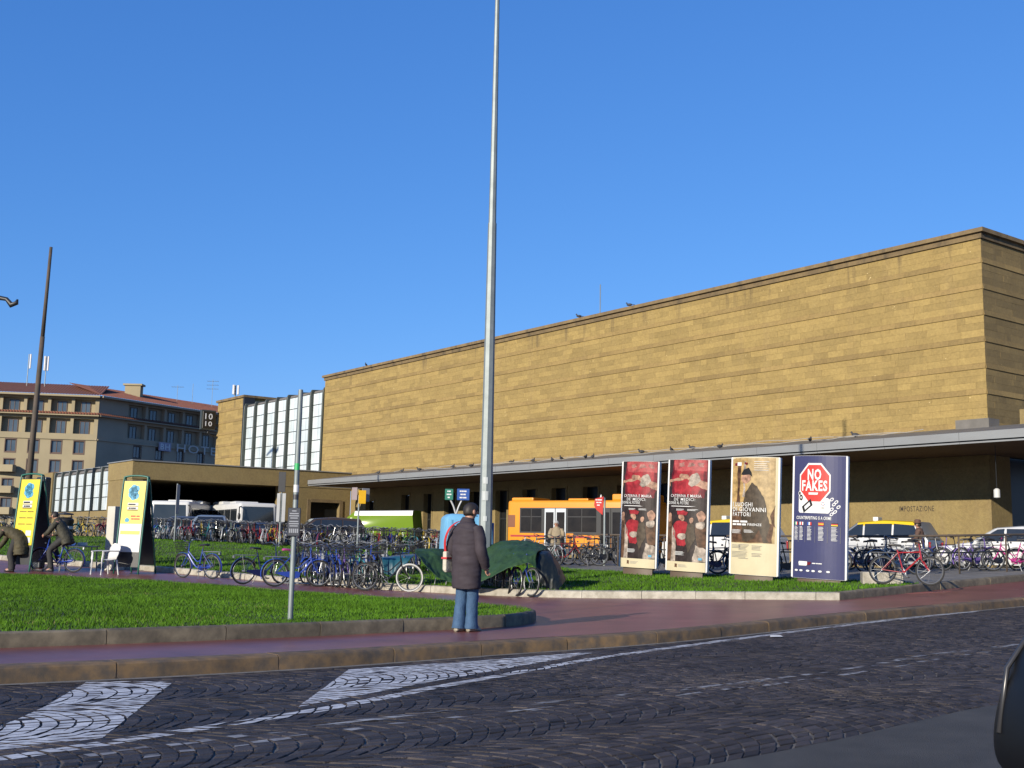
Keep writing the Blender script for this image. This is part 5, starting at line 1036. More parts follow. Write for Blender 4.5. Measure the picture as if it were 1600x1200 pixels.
# ------------------------------------------------------------ information boards at left
M_GRN = flat('green_tube', (.03, .17, .12), .4); M_YEL = mat('board_yellow', (.80, .66, .03), .4, (.72, .56, .03), 2., 1.)
def info_board(p, yaw, label, style):
    t = thing('information_board', p, yaw, label, 'sign board'); w = .39; H = 2.78
    def hoop(y0, y1, nm):
        P = cr([(-w, y0, .0), (-w, y0+(y1-y0)*.5, H*.5), (-w, y0+(y1-y0)*.92, H*.93), (-w*.75, y1, H), (w*.75, y1, H), (w, y0+(y1-y0)*.92, H*.93), (w, y0+(y1-y0)*.5, H*.5), (w, y0, 0)], 5)
        mb = MB(); mb.tube(P, .024, 8); mb.build(nm, M_GRN, t, smooth_=True)
    hoop(-.12, .10, 'front_hoop'); hoop(.8, .16, 'rear_hoop')
    fy = lambda z, o=0: -.12+.22*z/H-.01-o
    def q(x0, z0, x1, z1, ink, nm='print', o=.0, par=None):
        mb = MB(); mb.poly([(x0, fy(z0, o), z0), (x1, fy(z0, o), z0), (x1, fy(z1, o), z1), (x0, fy(z1, o), z1)]); return mb.build(nm, ink, par or t, recalc=False)
    mb = MB(); mb.loft([[(-w+.03, fy(.2)+.03, .2), (w-.03, fy(.2)+.03, .2), (w-.03, fy(.2)+.005, .2), (-w+.03, fy(.2)+.005, .2)], [(-w+.03, fy(2.66)+.03, 2.66), (w-.03, fy(2.66)+.03, 2.66), (w-.03, fy(2.66)+.005, 2.66), (-w+.03, fy(2.66)+.005, 2.66)]]); bp = mb.build('panel', flat('board_black', (.02, .022, .025)), t)
    zl = .95; q(-w+.04, 1.0 if style else .75, w-.04, 2.64, M_YEL, 'yellow_sheet', .002)
    mb = MB()
    for k in range(7):
        a = k*.9; cx, cz, r = .10*cos(a)*(k > 0), 2.32+.13*sin(a)*(k > 0), .10 if k else .13
        mb.poly([(cx+r*cos(b), fy(cz+r*sin(b), .006), cz+r*sin(b)) for b in np.linspace(0, 2*pi, 12)[:-1]])
    mb.build('emblem', INK['sky'], t, recalc=False)
    mb = MB(); mb.poly([(.12*cos(b), fy(2.28+.10*sin(b), .0045), 2.28+.10*sin(b)) for b in np.linspace(0, 2*pi, 12)[:-1]]); mb.build('emblem_ground', INK['white'], t, recalc=False)
    for z in (1.98, 1.87): q(-.17, z-.04, .17, z+.04, INK['paper'], 'print', .005)
    q(-.17, 1.915, .17, 1.925, INK['black'], 'print', .008); q(-.17, 1.80, .17, 1.825, INK['black'], 'print', .008)
    mb = MB(); W2 = lambda u, v: (u, fy(v, .008), v); put_text(mb, '~9', W2, 0, 1.955, .05, 0, .01, width=.3, center=True); put_text(mb, '~37', W2, 0, 1.845, .05, 0, .01, width=.26, center=True); mb.build('lettering', INK['black'], t, recalc=False)
    if style:
        q(-w+.04, .62, w-.04, 1.42, INK['paper'], 'white_sheet', .005); q(-w+.08, 1.12, w-.08, 1.22, M_YEL, 'print', .009)
        mb = MB(); put_text(mb, '~64', W2, .12, 1.62, .05, 0, .01, width=.30, center=True); put_text(mb, '~37', W2, .14, 1.54, .05, 0, .01, width=.30, center=True); mb.build('lettering', INK['signred'], t, recalc=False)
        mb = MB(); mb.poly([(-.14+.07*cos(b), fy(1.52, .006), 1.52+.07*sin(b)) for b in np.linspace(0, 2*pi, 12)[:-1]]); mb.build('emblem', INK['sky'], t, recalc=False)
    else:
        for x in (-.17, .17):
            for z in (.82, 1.02): q(x-.1, z, x+.1, z+.15, INK['paper'], 'print', .005)
        for z in (1.70, 1.52, 1.34): q(-.25, z, .0, z+.02, INK['brown'], 'print', .005); q(.04, z, .26, z+.02, INK['brown'], 'print', .005)
    mb = MB(); ry_ = lambda z: .8-.64*z/H; mb.loft([[(-w+.03, ry_(.25), .25), (w-.03, ry_(.25), .25), (w-.03, ry_(.25)-.02, .25), (-w+.03, ry_(.25)-.02, .25)], [(-w+.03, ry_(2.6), 2.6), (w-.03, ry_(2.6), 2.6), (w-.03, ry_(2.6)-.02, 2.6), (-w+.03, ry_(2.6)-.02, 2.6)]]); mb.build('rear_panel', flat('board_slate', (.035, .042, .045), .5), t)
    return t
info_board(bk(200, 897), radians(-14), 'yellow information board with white lower sheet and green tube frame beside the chair', True)
info_board(bk(34, 893), radians(-22), 'yellow information board leaning at the far left behind the bending person', False)
p = bk(178, 891); mb = MB(); mb.box(-.14, -.3, 0, .14, .3, 1.9); o = mb.build('white_panel', flat('panel_cream', (.62, .60, .52)), bevel=.015); o.location = p; o.rotation_euler = (0, 0, radians(-20)); tag(o, 'upright cream panel box left of the right-hand yellow board', 'panel')
p = bk(58, 888); mb = MB(); mb.box(-.2, -.12, 0, .2, .12, 2.75); mb.build; o = mb.build('dark_pillar', flat('pillar_black', (.03, .035, .04), .35), bevel=.05, segs=2); o.location = p; o.rotation_euler = (0, 0, radians(-25)); tag(o, 'dark upright information pillar behind the man on the bicycle', 'pillar')
# plastic chair
def chair(p, yaw):
    t = thing('plastic_chair', p, yaw, 'white plastic garden armchair beside the yellow board', 'chair'); M = flat('white_plastic', (.72, .72, .70), .35)
    mb = MB(); mb.loft([[(-.24, -.24, .42), (.24, -.24, .42)], [(-.23, 0, .405), (.23, 0, .405)], [(-.20, .22, .43), (.20, .22, .43)], [(-.20, .222, .41), (.20, .222, .41)], [(-.24, -.24, .40), (.24, -.24, .40)]], 0, False, False); mb.build('seat', M, t)
    mb = MB(); rows = []
    for z, y, w in ((.43, .22, .20), (.6, .27, .25), (.75, .31, .25), (.84, .335, .19), (.87, .34, .10)): rows.append([(x*w, y+.05*(1-x*x), z) for x in np.linspace(-1, 1, 9)])
    mb.loft(rows, 0, False, False); o = mb.build('backrest', M, t, smooth_=True, recalc=False); sm = o.modifiers.new('s', 'SOLIDIFY'); sm.thickness = .012
    for s in (-1, 1):
        mb = MB(); mb.tube([(s*.25, -.25, 0), (s*.245, -.235, .42), (s*.27, -.22, .64)], [.022, .03, .028], 6); mb.build('leg', M, t); mb = MB(); mb.tube([(s*.25, .30, 0), (s*.22, .23, .42)], [.022, .03], 6); mb.build('leg', M, t)
        mb = MB(); mb.tube(cr([(s*.27, -.25, .64), (s*.28, -.05, .66), (s*.26, .18, .66), (s*.22, .29, .66)], 4), .027, 6, sq=(1.4, .7)); mb.build('armrest', M, t)
chair(bk(162, 898), radians(-38))
def table(p, yaw):
    t = thing('folding_table', p, yaw, 'grey folding table carrying small blue and white things', 'table'); mb = MB(); mb.box(-.5, -.35, .70, .5, .35, .73); mb.build('table_top', flat('table_grey', (.22, .22, .22)), t, bevel=.01)
    for x in (-.44, .44):
        for y in (-.3, .3): mb = MB(); mb.tube([(x, y, 0), (x*.95, y*.95, .70)], .02, 6); mb.build('leg', M_GALV, t)
    return t
tp = bk(122, 892); table(tp, radians(5))
mb = MB(); mb.tube([(0, 0, .02), (.1, .03, .05), (.22, -.02, .03)], [.05, .07, .03], 6); o = mb.build('cloth_bundle', INK['blue']); o.location = tp+Vector((-.3, -.1, .74)); tag(o, 'crumpled blue cloth lying on the folding table', 'cloth')
mb = MB(); mb.box(-.12, -.09, 0, .12, .09, .09); o = mb.build('paper_pile', INK['white'], bevel=.02); o.location = tp+Vector((.12, -.12, .735)); tag(o, 'small white packet on the folding table', 'packet')
bn = thing('litter_bin', lawnp(-18.3, 47.0), 0, 'black round litter bin with pale band on the lawn', 'bin'); mb = MB(); mb.lathe([(.26, 0), (.30, .1), (.33, .85), (.35, .9), (.35, 1.0), (.28, 1.06), (.2, 1.1)], 18); mb.build('body', M_BLK, bn, smooth_=True, angle=40); mb = MB(); mb.lathe([(.335, .62), (.34, .74)], 18, cap=False); mb.build('band', INK['paper'], bn); mb = MB(); mb.lathe([(.02, 1.3), (.3, 1.26), (.33, 1.2)], 18); mb.tube([(.25, 0, 1.0), (.25, 0, 1.24)], .02, 6); mb.tube([(-.25, 0, 1.0), (-.25, 0, 1.24)], .02, 6); mb.build('hood', M_BLK, bn)
# ------------------------------------------------------------ blue kiosk, tarpaulins
kp = lawnp(-1.17, 31.0); ks = thing('blue_cabin', kp, radians(14), 'light blue plastic cabin behind the man in the padded coat', 'cabin'); M_CAB = mat('cabin_blue', (.22, .54, .80), .4, (.17, .45, .70), 2., 1.)
mb = MB(); mb.loft([[(-.68, -.5, 0), (.68, -.5, 0), (.68, .5, 0), (-.68, .5, 0)], [(-.62, -.46, 1.62), (.62, -.46, 1.62), (.62, .46, 1.62), (-.62, .46, 1.62)], [(-.5, -.36, 1.72), (.5, -.36, 1.72), (.5, .36, 1.72), (-.5, .36, 1.72)]]); mb.build('body', M_CAB, ks, bevel=.05, segs=2, smooth_=True, angle=40)
for x in (-.5, -.25, 0, .25, .5): mb = MB(); mb.loft([[(x-.03, -.512, .1), (x+.03, -.512, .1), (x+.03, -.49, .1), (x-.03, -.49, .1)], [(x-.03, -.478, 1.56), (x+.03, -.478, 1.56), (x+.03, -.45, 1.56), (x-.03, -.45, 1.56)]]); mb.build('rib', M_CAB, ks)
mb = MB(); mb.box(.60, -.36, .1, .70, .36, 1.5); mb.build('door', flat('cabin_dark_blue', (.03, .12, .36), .4), ks, bevel=.02)
def tarp(name, P, mt, label, n=90, k=36, wr=.07, seed=0, up=0.):
    """cloth: P = rows of control points; smooth patch with folds and thickness"""
    rows = [resample(cr(r, 6), n) for r in P]; rows = [cr([rows[j][i] for j in range(len(rows))], max(2, k//(len(rows)-1))) for i in range(n)]
    V = []
    for i, r in enumerate(rows):
        q = []
        for j, p in enumerate(r):
            t = j/(len(r)-1); f = wr*(2.2*(.35-abs(noise.noise(Vector((p.x*4+seed, p.y*2.5, p.z*2.2)))))+1.1*(.3-abs(noise.noise(Vector((p.x*10, p.y*6+seed, p.z*5))))))*(.5+.5*t); q.append((p.x+f*.3, p.y-f*.6, p.z+f*.6+up*(1-.6*t)))
        V.append(q)
    mb = MB(); mb.loft(V, 0, False, False); o = mb.build(name, mt, smooth_=True); s_ = o.modifiers.new('solid', 'SOLIDIFY'); s_.thickness = .006; return tag(o, label, 'tarpaulin')
M_TARP = mat('green_tarp', (.040, .092, .036), .6, (.022, .055, .022), 3., 1., .5, 9, spec=.25); M_TARP2 = mat('teal_sheet', (.02, .10, .13), .35, (.012, .06, .09), 3., 1., .1, 14)
M_TARPD = mat('black_sheet', (.008, .012, .010), .5, (.005, .008, .007), 3., 1., .1, 12)
def T(px, py, Y): return atY(px, py, Y)
tarp('tarpaulin', [[T(655, 866, 27.6), T(690, 864, 27.7), T(740, 880, 27.6), T(765, 858, 27.6), T(800, 850, 27.7), T(845, 856, 27.6), T(862, 872, 27.4)],
                   [T(648, 864, 26.9), T(690, 868, 27.0), T(735, 892, 27.0), T(770, 872, 26.9), T(800, 862, 26.8), T(838, 862, 26.8), T(850, 864, 26.8)],
                   [T(652, 872, 26.3), T(680, 893, 26.3), T(725, 905, 26.3), T(765, 895, 26.2), T(795, 880, 26.1), T(826, 872, 26.1), T(838, 870, 26.1)],
                   [T(668, 893, 26.0), T(690, 909, 26.0), T(725, 915, 26.0), T(757, 910, 25.9), T(790, 893, 25.8), T(822, 884, 25.8), T(838, 892, 25.8)]], M_TARP, 'large dark green tarpaulin sagging over the covered bicycles', up=.09, wr=.05)
tarp('tarpaulin', [[T(838, 860, 27.3), T(858, 862, 27.3), T(872, 880, 27.2), T(884, 905, 27.0)], [T(836, 866, 26.4), T(855, 866, 26.4), T(870, 885, 26.3), T(880, 912, 26.2)], [T(836, 886, 26.0), T(850, 890, 26.0), T(864, 905, 26.0), T(872, 922, 26.0)], [T(838, 908, 25.95), T(850, 915, 25.95), T(862, 922, 25.95), T(866, 928, 25.95)]], M_TARPD, 'black plastic sheet hanging at the right end of the tarpaulin', wr=.05, seed=2)
tarp('tarpaulin', [[T(594, 872, 28.6), T(618, 868, 28.6), T(648, 866, 28.6)], [T(597, 874, 27.8), T(620, 873, 27.8), T(646, 869, 27.8)], [T(598, 896, 27.6), T(616, 900, 27.6), T(632, 884, 27.6)]], M_TARP2, 'teal plastic sheet over the bicycle with the white wheel', 40, 16, .03)
# ------------------------------------------------------------ pigeons, antennas, cable
M_PIG = flat('pigeon_grey', (.05, .052, .06), .7)
mb = MB(); mb.ell((0, 0, .12), .16, .075, .075, 8, 6); mb.ell((.15, 0, .22), .04, .035, .042, 6, 5); mb.tube([(.1, 0, .14), (.15, 0, .21)], [.05, .03], 6); mb.prism([(-.1, -.03, .12), (-.3, -.05, .09), (-.3, .05, .09), (-.1, .03, .12)], (0, 0, .02)); mb.tube([(0, .02, .05), (0, .02, 0)], .008, 4); mb.tube([(0, -.02, .05), (0, -.02, 0)], .008, 4); mb.tube([(.185, 0, .215), (.215, 0, .205)], [.01, .003], 4); pm_ = mb.mesh('pigeon', M_PIG, smooth_=True)
for k, s in enumerate((5.2, 6.1, 11.3, 14.2, 14.9, 17.6, 19.1, 20.2, 22.4, 23.0, 25.5, 27.9, 30.2, 33.4, 36.1, 38.3, 41.)):
    e = -1.2-2.6*random.random(); o = link('pigeon', pm_); o.location = SW(s, e, 5.42+(e+4.98)*.149+.0); o.rotation_euler = (0, 0, random.uniform(0, 6.3)); tag(o, '%s dark pigeon from the right on the sloping canopy roof' % nth(k+1), 'pigeon', 'pigeons on the canopy')
for k, s in enumerate((20.4, 24.6, 48.9)): o = link('pigeon', pm_); o.location = SW(s, -.1, 14.14); o.rotation_euler = (0, 0, random.uniform(0, 6.3)); tag(o, '%s dark pigeon from the right on the stone wall top' % nth(k+1), 'pigeon', 'pigeons on the wall top')
def antenna(p, h, label, panels=0, yagi=0):
    t = thing('rooftop_antenna', p, 0, label, 'antenna'); mb = MB(); mb.tube([(0, 0, 0), (0, 0, h)], .06 if panels else .03, 6); mb.build('pole', M_GALV, t)
    for k in range(panels): mb = MB(); a = k*2.1; mb.box(.25*cos(a)-.1, .25*sin(a)-.08, h-min(2., h*.6), .25*cos(a)+.1, .25*sin(a)+.08, h); mb.build('panel', flat('antenna_white', (.7, .7, .7)), t, bevel=.03, segs=1)
    for k in range(yagi): mb = MB(); z = h-.3-k*.6; mb.tube([(-.9, 0, z), (.9, 0, z)], .025, 4); [mb.tube([(x, -.4, z), (x, .4, z)], .015, 4) for x in (-.8, -.4, 0, .4, .8)]; mb.build('aerial', M_GALV, t)
antenna(hf1(10.3, 4, 21.3), 4.4, 'white single-panel antenna on the hotel roof at far left', 1); antenna(hf1(8.0, 4, 21.3), 4.2, 'white triple-panel antenna on the hotel roof beside the mast', 3)
antenna(hf2(17.5, 4.5, 21.3), 2.6, 'small television aerial on the hotel roof nearest the chimney', 0, 1); antenna(hf2(24.5, 4.5, 21.3), 4.4, 'tall television aerial with several bars on the hotel roof', 0, 3); antenna(hf2(20.5, 4.5, 21.3), 3.2, 'plain thin pole on the hotel roof between the aerials')
antenna(SW(75.6, 1.2, 14.05), 1.5, 'cluster of small white antennas on the clock tower top', 3); antenna(SW(26.3, 3, 13.9), 3.0, 'thin whip antenna above the long stone wall')
# ------------------------------------------------------------ door mirror of the car the picture was taken from
md = atY(1660, 1092, .92); cmx = thing('car_door_mirror', md, 0, 'black glossy car door mirror cut by the lower right edge', 'car mirror'); M_GLOSS = mat('gloss_black', (.006, .0065, .008), .45, (.008, .0085, .01), 3., 1., spec=.2)
mb = MB(); rings = []
for y, k in ((-.085, .0), (-.08, .55), (-.06, .82), (-.03, .96), (.0, 1.0), (.035, .97), (.045, .9)):
    k = max(k, .05)*1.35; rings.append([(x*k, y, z*k) for x, z in [(-.030, -.050), (-.012, -.051), (.04, -.052), (.10, -.044), (.115, 0.), (.11, .042), (.06, .056), (.012, .052), (-.010, .036), (-.026, .004), (-.034, -.028)]])
mb.loft(rings); o = mb.build('housing', M_GLOSS, cmx, smooth_=True); o.modifiers.new('s', 'SUBSURF').levels = 2; o.modifiers['s'].render_levels = 2
mb = MB(); mb.loft([[(x*.82, .0462, z*.82) for x, z in [(-.03, -.05), (.10, -.044), (.11, .042), (.01, .05)]]], 0, False); mb.poly([(x*.82, .0465, z*.82) for x, z in [(-.028, -.046), (.10, -.044), (.11, .042), (.01, .048)]]); mb.build('mirror_glass', M_CHR, cmx)
mb = MB(); mb.tube([(.08, 0, -.03), (.16, .01, -.07), (.25, .02, -.11)], [.03, .035, .05], 10); mb.build('mirror_arm', M_GLOSS, cmx, smooth_=True)
mb = MB(); mb.prism([(.22, -.25, -.16), (.22, .5, -.16), (.30, .5, -.18), (.30, -.25, -.18), (.32, -.25, -.6), (.32, .5, -.6)][:4], (0, 0, -.35)); mb.build('door_panel', M_GLOSS, cmx, bevel=.02)
mb = MB(); mb.ell((.005, -.012, .058), .018, .012, .006, 8, 6); mb.build('indicator_lens', M_CHR, cmx, smooth_=True)
mb = MB(); mb.tube([(-.043, .02, -.03), (-.03, .03, .02), (.0, .034, .06), (.06, .034, .074)], .0022, 6); mb.build('trim_seam', flat('seam_grey', (.05, .05, .055), .3), cmx, smooth_=True)
# ------------------------------------------------------------ people
M_SKIN = mat('skin', (.50, .27, .18), .55, (.42, .21, .14), 12., 1.); M_HAIR = mat('dark_hair', (.025, .018, .014), .6, (.015, .011, .009), 60., 1.)
def skin_body(J, name, parent, head_r=.098):
    """one continuous skinned figure from joints; hands carry five fingers"""
    V, E, R = [], [], []
    def add(p, r, par=None):
        V.append(tuple(p)); R.append(r)
        if par is not None: E.append((par, len(V)-1))
        return len(V)-1
    pe = add(J['pelvis'], .13); ch = add(Vector(J['pelvis']).lerp(Vector(J['chest']), .55), .125, pe); c2 = add(J['chest'], .125, ch); nk = add(J['neck'], .058, c2)
    hd = Vector(J['head']); n = Vector(J['neck']); u = (hd-n).normalized(); h0 = add(hd-u*.06, .075, nk); h1 = add(hd+u*.01, head_r, h0); h2 = add(hd+u*.075, head_r*.86, h1)
    for s in 'LR':
        h = add(J['hip'+s], .092, pe); k = add(J['knee'+s], .062, h); a = add(J['ank'+s], .042, k); add(J['toe'+s], .036, a)
        sh = add(J['sh'+s], .062, c2); e = add(J['el'+s], .046, sh); w = add(J['wr'+s], .031, e)
        el, wr = Vector(J['el'+s]), Vector(J['wr'+s]); d = (wr-el).normalized(); sd_ = Vector(J.get('palm'+s, (0, 0, 1))); sd_ = (sd_-d*sd_.dot(d)).normalized(); nn = d.cross(sd_)
        pm = add(wr+d*.05, .030, w)
        for f in range(4):
            o = sd_*(.030-.02*f); l = (.07, .08, .075, .058)[f]; b0 = add(wr+d*.09+o, .0095, pm); b1 = add(wr+d*(.09+l*.5)+o+nn*.008, .0085, b0); add(wr+d*(.09+l*.85)+o+nn*.03, .0075, b1)
        t0 = add(wr+d*.055+sd_*.035, .011, pm); add(wr+d*.09+sd_*.052+nn*.012, .0085, t0)
    me = bpy.data.meshes.new(name); me.from_pydata(V, E, []); me.update(); o = bpy.data.objects.new(name, me); COL.objects.link(o)
    sk = o.modifiers.new('skin', 'SKIN'); sk.use_smooth_shade = True
    for i, r in enumerate(R): me.skin_vertices[0].data[i].radius = (r, r)
    me.skin_vertices[0].data[0].use_root = True
    o.modifiers.new('sub', 'SUBSURF').levels = 1
    dg = bpy.context.evaluated_depsgraph_get(); m2 = bpy.data.meshes.new_from_object(o.evaluated_get(dg)); bpy.data.objects.remove(o); m2.name = name; m2.materials.clear(); m2.materials.append(M_SKIN)
    m2.polygons.foreach_set('use_smooth', [True]*len(m2.polygons)); return link(name, m2, parent)
def cloth(P, R, n=16, ref=(1, 0, 0), puff=0., period=.12, wr=.0, seed=0, sub=4, flat_end=True):
    """tube of cloth along P with elliptical radii R [(rx, ry)]; puff makes quilted rolls, wr adds creases"""
    P = [Vector(p) for p in P]; C = cr(P, sub); m_ = len(C); RR = []
    for i in range(m_):
        t = i/(m_-1)*(len(P)-1); j = min(int(t), len(P)-2); f = t-j; f = f*f*(3-2*f); RR.append(tuple(R[j][k]+(R[j+1][k]-R[j][k])*f for k in (0, 1)))
    rings = []; L = 0
    for i in range(m_):
        if i: L += (C[i]-C[i-1]).length
        t = (C[min(i+1, m_-1)]-C[max(i-1, 0)]).normalized(); a = Vector(ref)-t*Vector(ref).dot(t); a.normalize(); b = t.cross(a)
        q = 1+puff*(abs(sin(pi*L/period))**.5-.6); ring = []
        for k in range(n):
            an = 2*pi*k/n; w = 1+wr*(sin(3*an+i*.9+seed)+.6*sin(5*an-i*1.7+seed*2)+.5*sin(i*2.1+seed))
            ring.append(C[i]+a*(RR[i][0]*q*w*cos(an))+b*(RR[i][1]*q*w*sin(an)))
        rings.append(ring)
    return rings
def cl(name, mt, parent, *tubes):
    mb = MB()
    for r in tubes: mb.loft(r)
    return mb.build(name, mt, parent, smooth_=True, angle=70)
def hairdo(parent, head, fwd, mt, r=.098, back=.9):
    mb = MB(); rings = []; f = Vector(fwd).normalized(); u = Vector((0, 0, 1)); s_ = f.cross(u); h = Vector(head)
    for i in range(8):
        a = radians(-28+118*i/7); ring = []
        for k in range(18):
            an = 2*pi*k/18; fr = cos(an); lift = max(0, fr)*.9*(1-i/7)
            zz = sin(a+lift*.9)*r*1.28; rr = cos(a+lift*.5)*r*1.07*(1+.05*sin(5*an+i)+.06*noise.noise(Vector((an*3, i*1.7, h.x*7)))); ring.append(h+f*(fr*rr*1.08-.012)+s_*(sin(an)*rr*.92)+u*(zz+.005))
        rings.append(ring)
    mb.loft(rings); mb.build('hair', mt, parent, smooth_=True)
def face(parent, head, fwd):
    f = Vector(fwd).normalized(); u = Vector((0, 0, 1)); s_ = f.cross(u).normalized(); h = Vector(head); R3 = Matrix((s_, f, u)).transposed().to_4x4()
    mb = MB(Matrix.Translation(h) @ R3); mb.loft([[(-.014, .088, .02), (.014, .088, .02), (0, .1, .022)], [(-.019, .085, -.03), (.019, .085, -.03), (0, .122, -.026)]]); mb.build('nose', M_SKIN, parent, smooth_=True)
    for q in (-1, 1):
        mb = MB(Matrix.Translation(h) @ R3); mb.ell((q*.094, -.005, -.005), .012, .024, .034, 8, 6); mb.build('ear', M_SKIN, parent, smooth_=True)
        mb = MB(Matrix.Translation(h) @ R3); mb.ell((q*.034, .086, .02), .014, .01, .008, 8, 6); mb.build('eye', M_HAIR, parent, smooth_=True)
    mb = MB(Matrix.Translation(h) @ R3); mb.ell((0, .088, -.058), .024, .008, .007, 8, 6); mb.build('mouth', flat('lips', (.32, .12, .10)), parent, smooth_=True)
def shoes(parent, J, mt, fw):
    for s in 'LR':
        a = Vector(J['ank'+s]); f = Vector(fw); f.z = 0; f.normalize(); sd_ = f.cross(Vector((0, 0, 1))); z0 = a.z-.085
        mb = MB(); rings = []
        for d, w, h in ((-.075, .03, .05), (-.05, .04, .09), (.02, .043, .10), (.10, .047, .06), (.165, .04, .045), (.19, .02, .025)):
            c = a+f*d; rings.append([Vector((c.x, c.y, 0))+sd_*(w*cos(q))+Vector((0, 0, z0+h*.5+h*.5*sin(q))) for q in np.linspace(0, 2*pi, 11)[:-1]])
        mb.loft(rings); mb.build('shoe', mt, parent, smooth_=True)
# --- the man in the long padded coat, seen from behind
mp_ = hit(727, 987, pavez); man = thing('person', mp_, radians(-34), 'standing man in long dark padded coat and jeans seen from behind, red-strapped white bag', 'person')
J = dict(pelvis=(0, 0, .98), chest=(0, -.01, 1.34), neck=(0, .0, 1.50), head=(.02, .05, 1.645), hipL=(-.08, 0, .92), kneeL=(-.075, .0, .50), ankL=(-.075, -.05, .085), toeL=(-.10, .11, .03), hipR=(.08, 0, .92), kneeR=(.065, .06, .50), ankR=(.055, .06, .085), toeR=(.08, .22, .03), shL=(-.19, 0, 1.42), elL=(-.245, -.02, 1.14), wrL=(-.18, .17, 1.02), shR=(.19, 0, 1.42), elR=(.25, -.03, 1.13), wrR=(.24, .10, .90))
skin_body(J, 'body', man)
M_COAT = mat('padded_coat', (.062, .05, .06), .75, (.04, .032, .04), 5., 1., .12, 14, spec=.2); M_JEAN = mat('blue_jeans', (.055, .125, .24), .8, (.035, .085, .17), 9., 1., .2, 60)
torso = cloth([(0, -.005, .585), (0, -.005, .80), (0, -.005, 1.0), (0, -.01, 1.2), (0, -.015, 1.36), (.0, -.012, 1.445), (0, -.005, 1.50), (.005, .005, 1.555)], [(.212, .165), (.222, .172), (.222, .172), (.225, .172), (.218, .16), (.172, .13), (.11, .10), (.083, .088)], 26, puff=.045, period=.15, wr=.014, sub=11)
cl('coat', M_COAT, man, torso, cloth([(.165, -.005, 1.425), (.222, -.02, 1.29), (.255, -.03, 1.12), (.26, .04, .98), (.245, .10, .885)], [(.075, .09), (.082, .09), (.078, .084), (.072, .078), (.06, .064)], 16, puff=.06, period=.13, wr=.02, sub=8), cloth([(-.165, -.005, 1.425), (-.222, -.02, 1.29), (-.25, -.02, 1.12), (-.22, .08, 1.03), (-.18, .17, 1.0)], [(.075, .09), (.082, .09), (.078, .084), (.07, .075), (.06, .064)], 16, puff=.06, period=.13, wr=.02, sub=8, seed=2))
cl('jeans', M_JEAN, man, cloth([(-.08, 0, .95), (-.075, .0, .52), (-.075, -.03, .28), (-.078, -.045, .045)], [(.10, .105), (.082, .088), (.078, .088), (.092, .108)], 16, wr=.035, sub=7), cloth([(.08, 0, .95), (.065, .06, .52), (.058, .06, .28), (.055, .06, .045)], [(.10, .105), (.082, .088), (.078, .088), (.09, .105)], 16, wr=.035, sub=7, seed=3))
shoes(man, J, flat('beige_shoe', (.42, .38, .30)), (.1, 1, 0)); hairdo(man, J['head'], (.45, .89, 0), M_HAIR); face(man, J['head'], (.45, .89, 0))
bg = thing('shoulder_bag', man.matrix_basis @ Vector((0, 0, 0)), 0, 'white cloth bag with red strap hanging at the man in the padded coat', 'bag'); bg.rotation_euler = (0, 0, radians(-34)); bg.location = mp_
mb = MB(); mb.loft([[(-.29, -.13, z), (-.255, -.13, z), (-.23, .10, z), (-.27, .10, z)] if z in (.80,) else [(-.315, -.15, z), (-.25, -.15, z), (-.23, .12, z), (-.29, .12, z)] for z in (.80, .83, .98, 1.09)]); mb.build('pouch', mat('bag_canvas', (.62, .58, .48), .8, (.50, .46, .37), 8., 1., .2, 30), bg, bevel=.02)
mb = MB(); P = cr([(-.28, -.10, 1.02), (-.285, -.13, 1.12), (-.255, -.17, 1.26), (-.18, -.185, 1.40), (-.11, -.13, 1.485), (-.09, .0, 1.525)], 6); mb.loft([[p+Vector((-.018, 0, 0)), p+Vector((.018, 0, 0)), p+Vector((.018, -.008, 0)), p+Vector((-.018, -.008, 0))] for p in P]); mb.box(-.325, -.165, .985, -.23, -.05, 1.01); mb.build('strap', flat('strap_red', (.55, .03, .035)), bg)
# --- the man on the blue bicycle at left
M_OLV = mat('olive_jacket', (.055, .05, .028), .75, (.035, .032, .018), 6., 1., .3, 20); M_TRS = mat('dark_trousers', (.035, .034, .033), .85, (.022, .022, .022), 6., 1., .2, 40)
bp_ = bk(88, 894); bb = bike(bp_, radians(168), 'blue', 'bright blue bicycle ridden by the man in the olive jacket', lean=.02)
rid = thing('person', bp_, radians(168), 'man in dark olive jacket sitting on the blue bicycle, looking down', 'person')
J = dict(pelvis=(-.24, 0, .99), chest=(.0, 0, 1.36), neck=(.10, 0, 1.50), head=(.20, 0, 1.60), hipL=(-.20, .10, .95), kneeL=(.16, .16, .62), ankL=(.06, .19, .10), toeL=(.20, .20, .04), hipR=(-.20, -.10, .95), kneeR=(.20, -.13, .72), ankR=(.04, -.13, .33), toeR=(.18, -.13, .28), shL=(.02, .19, 1.40), elL=(.14, .27, 1.16), wrL=(.33, .20, 1.06), shR=(.02, -.19, 1.40), elR=(.14, -.27, 1.16), wrR=(.33, -.20, 1.06))
skin_body(J, 'body', rid); YX = (0, 1, 0)
cl('jacket', M_OLV, rid, cloth([(-.32, 0, .80), (-.26, 0, .95), (-.14, 0, 1.14), (-.02, 0, 1.32), (.07, 0, 1.44), (.12, 0, 1.52)], [(.22, .16), (.215, .17), (.21, .16), (.21, .14), (.15, .11), (.085, .085)], 18, YX, wr=.035, sub=6), *[cloth([(.01, s*.17, 1.40), (.07, s*.25, 1.28), (.15, s*.27, 1.15), (.24, s*.24, 1.09), (.32, s*.20, 1.06)], [(.085, .085), (.08, .085), (.075, .075), (.065, .065), (.055, .055)], 12, YX, wr=.04, sub=5) for s in (-1, 1)])
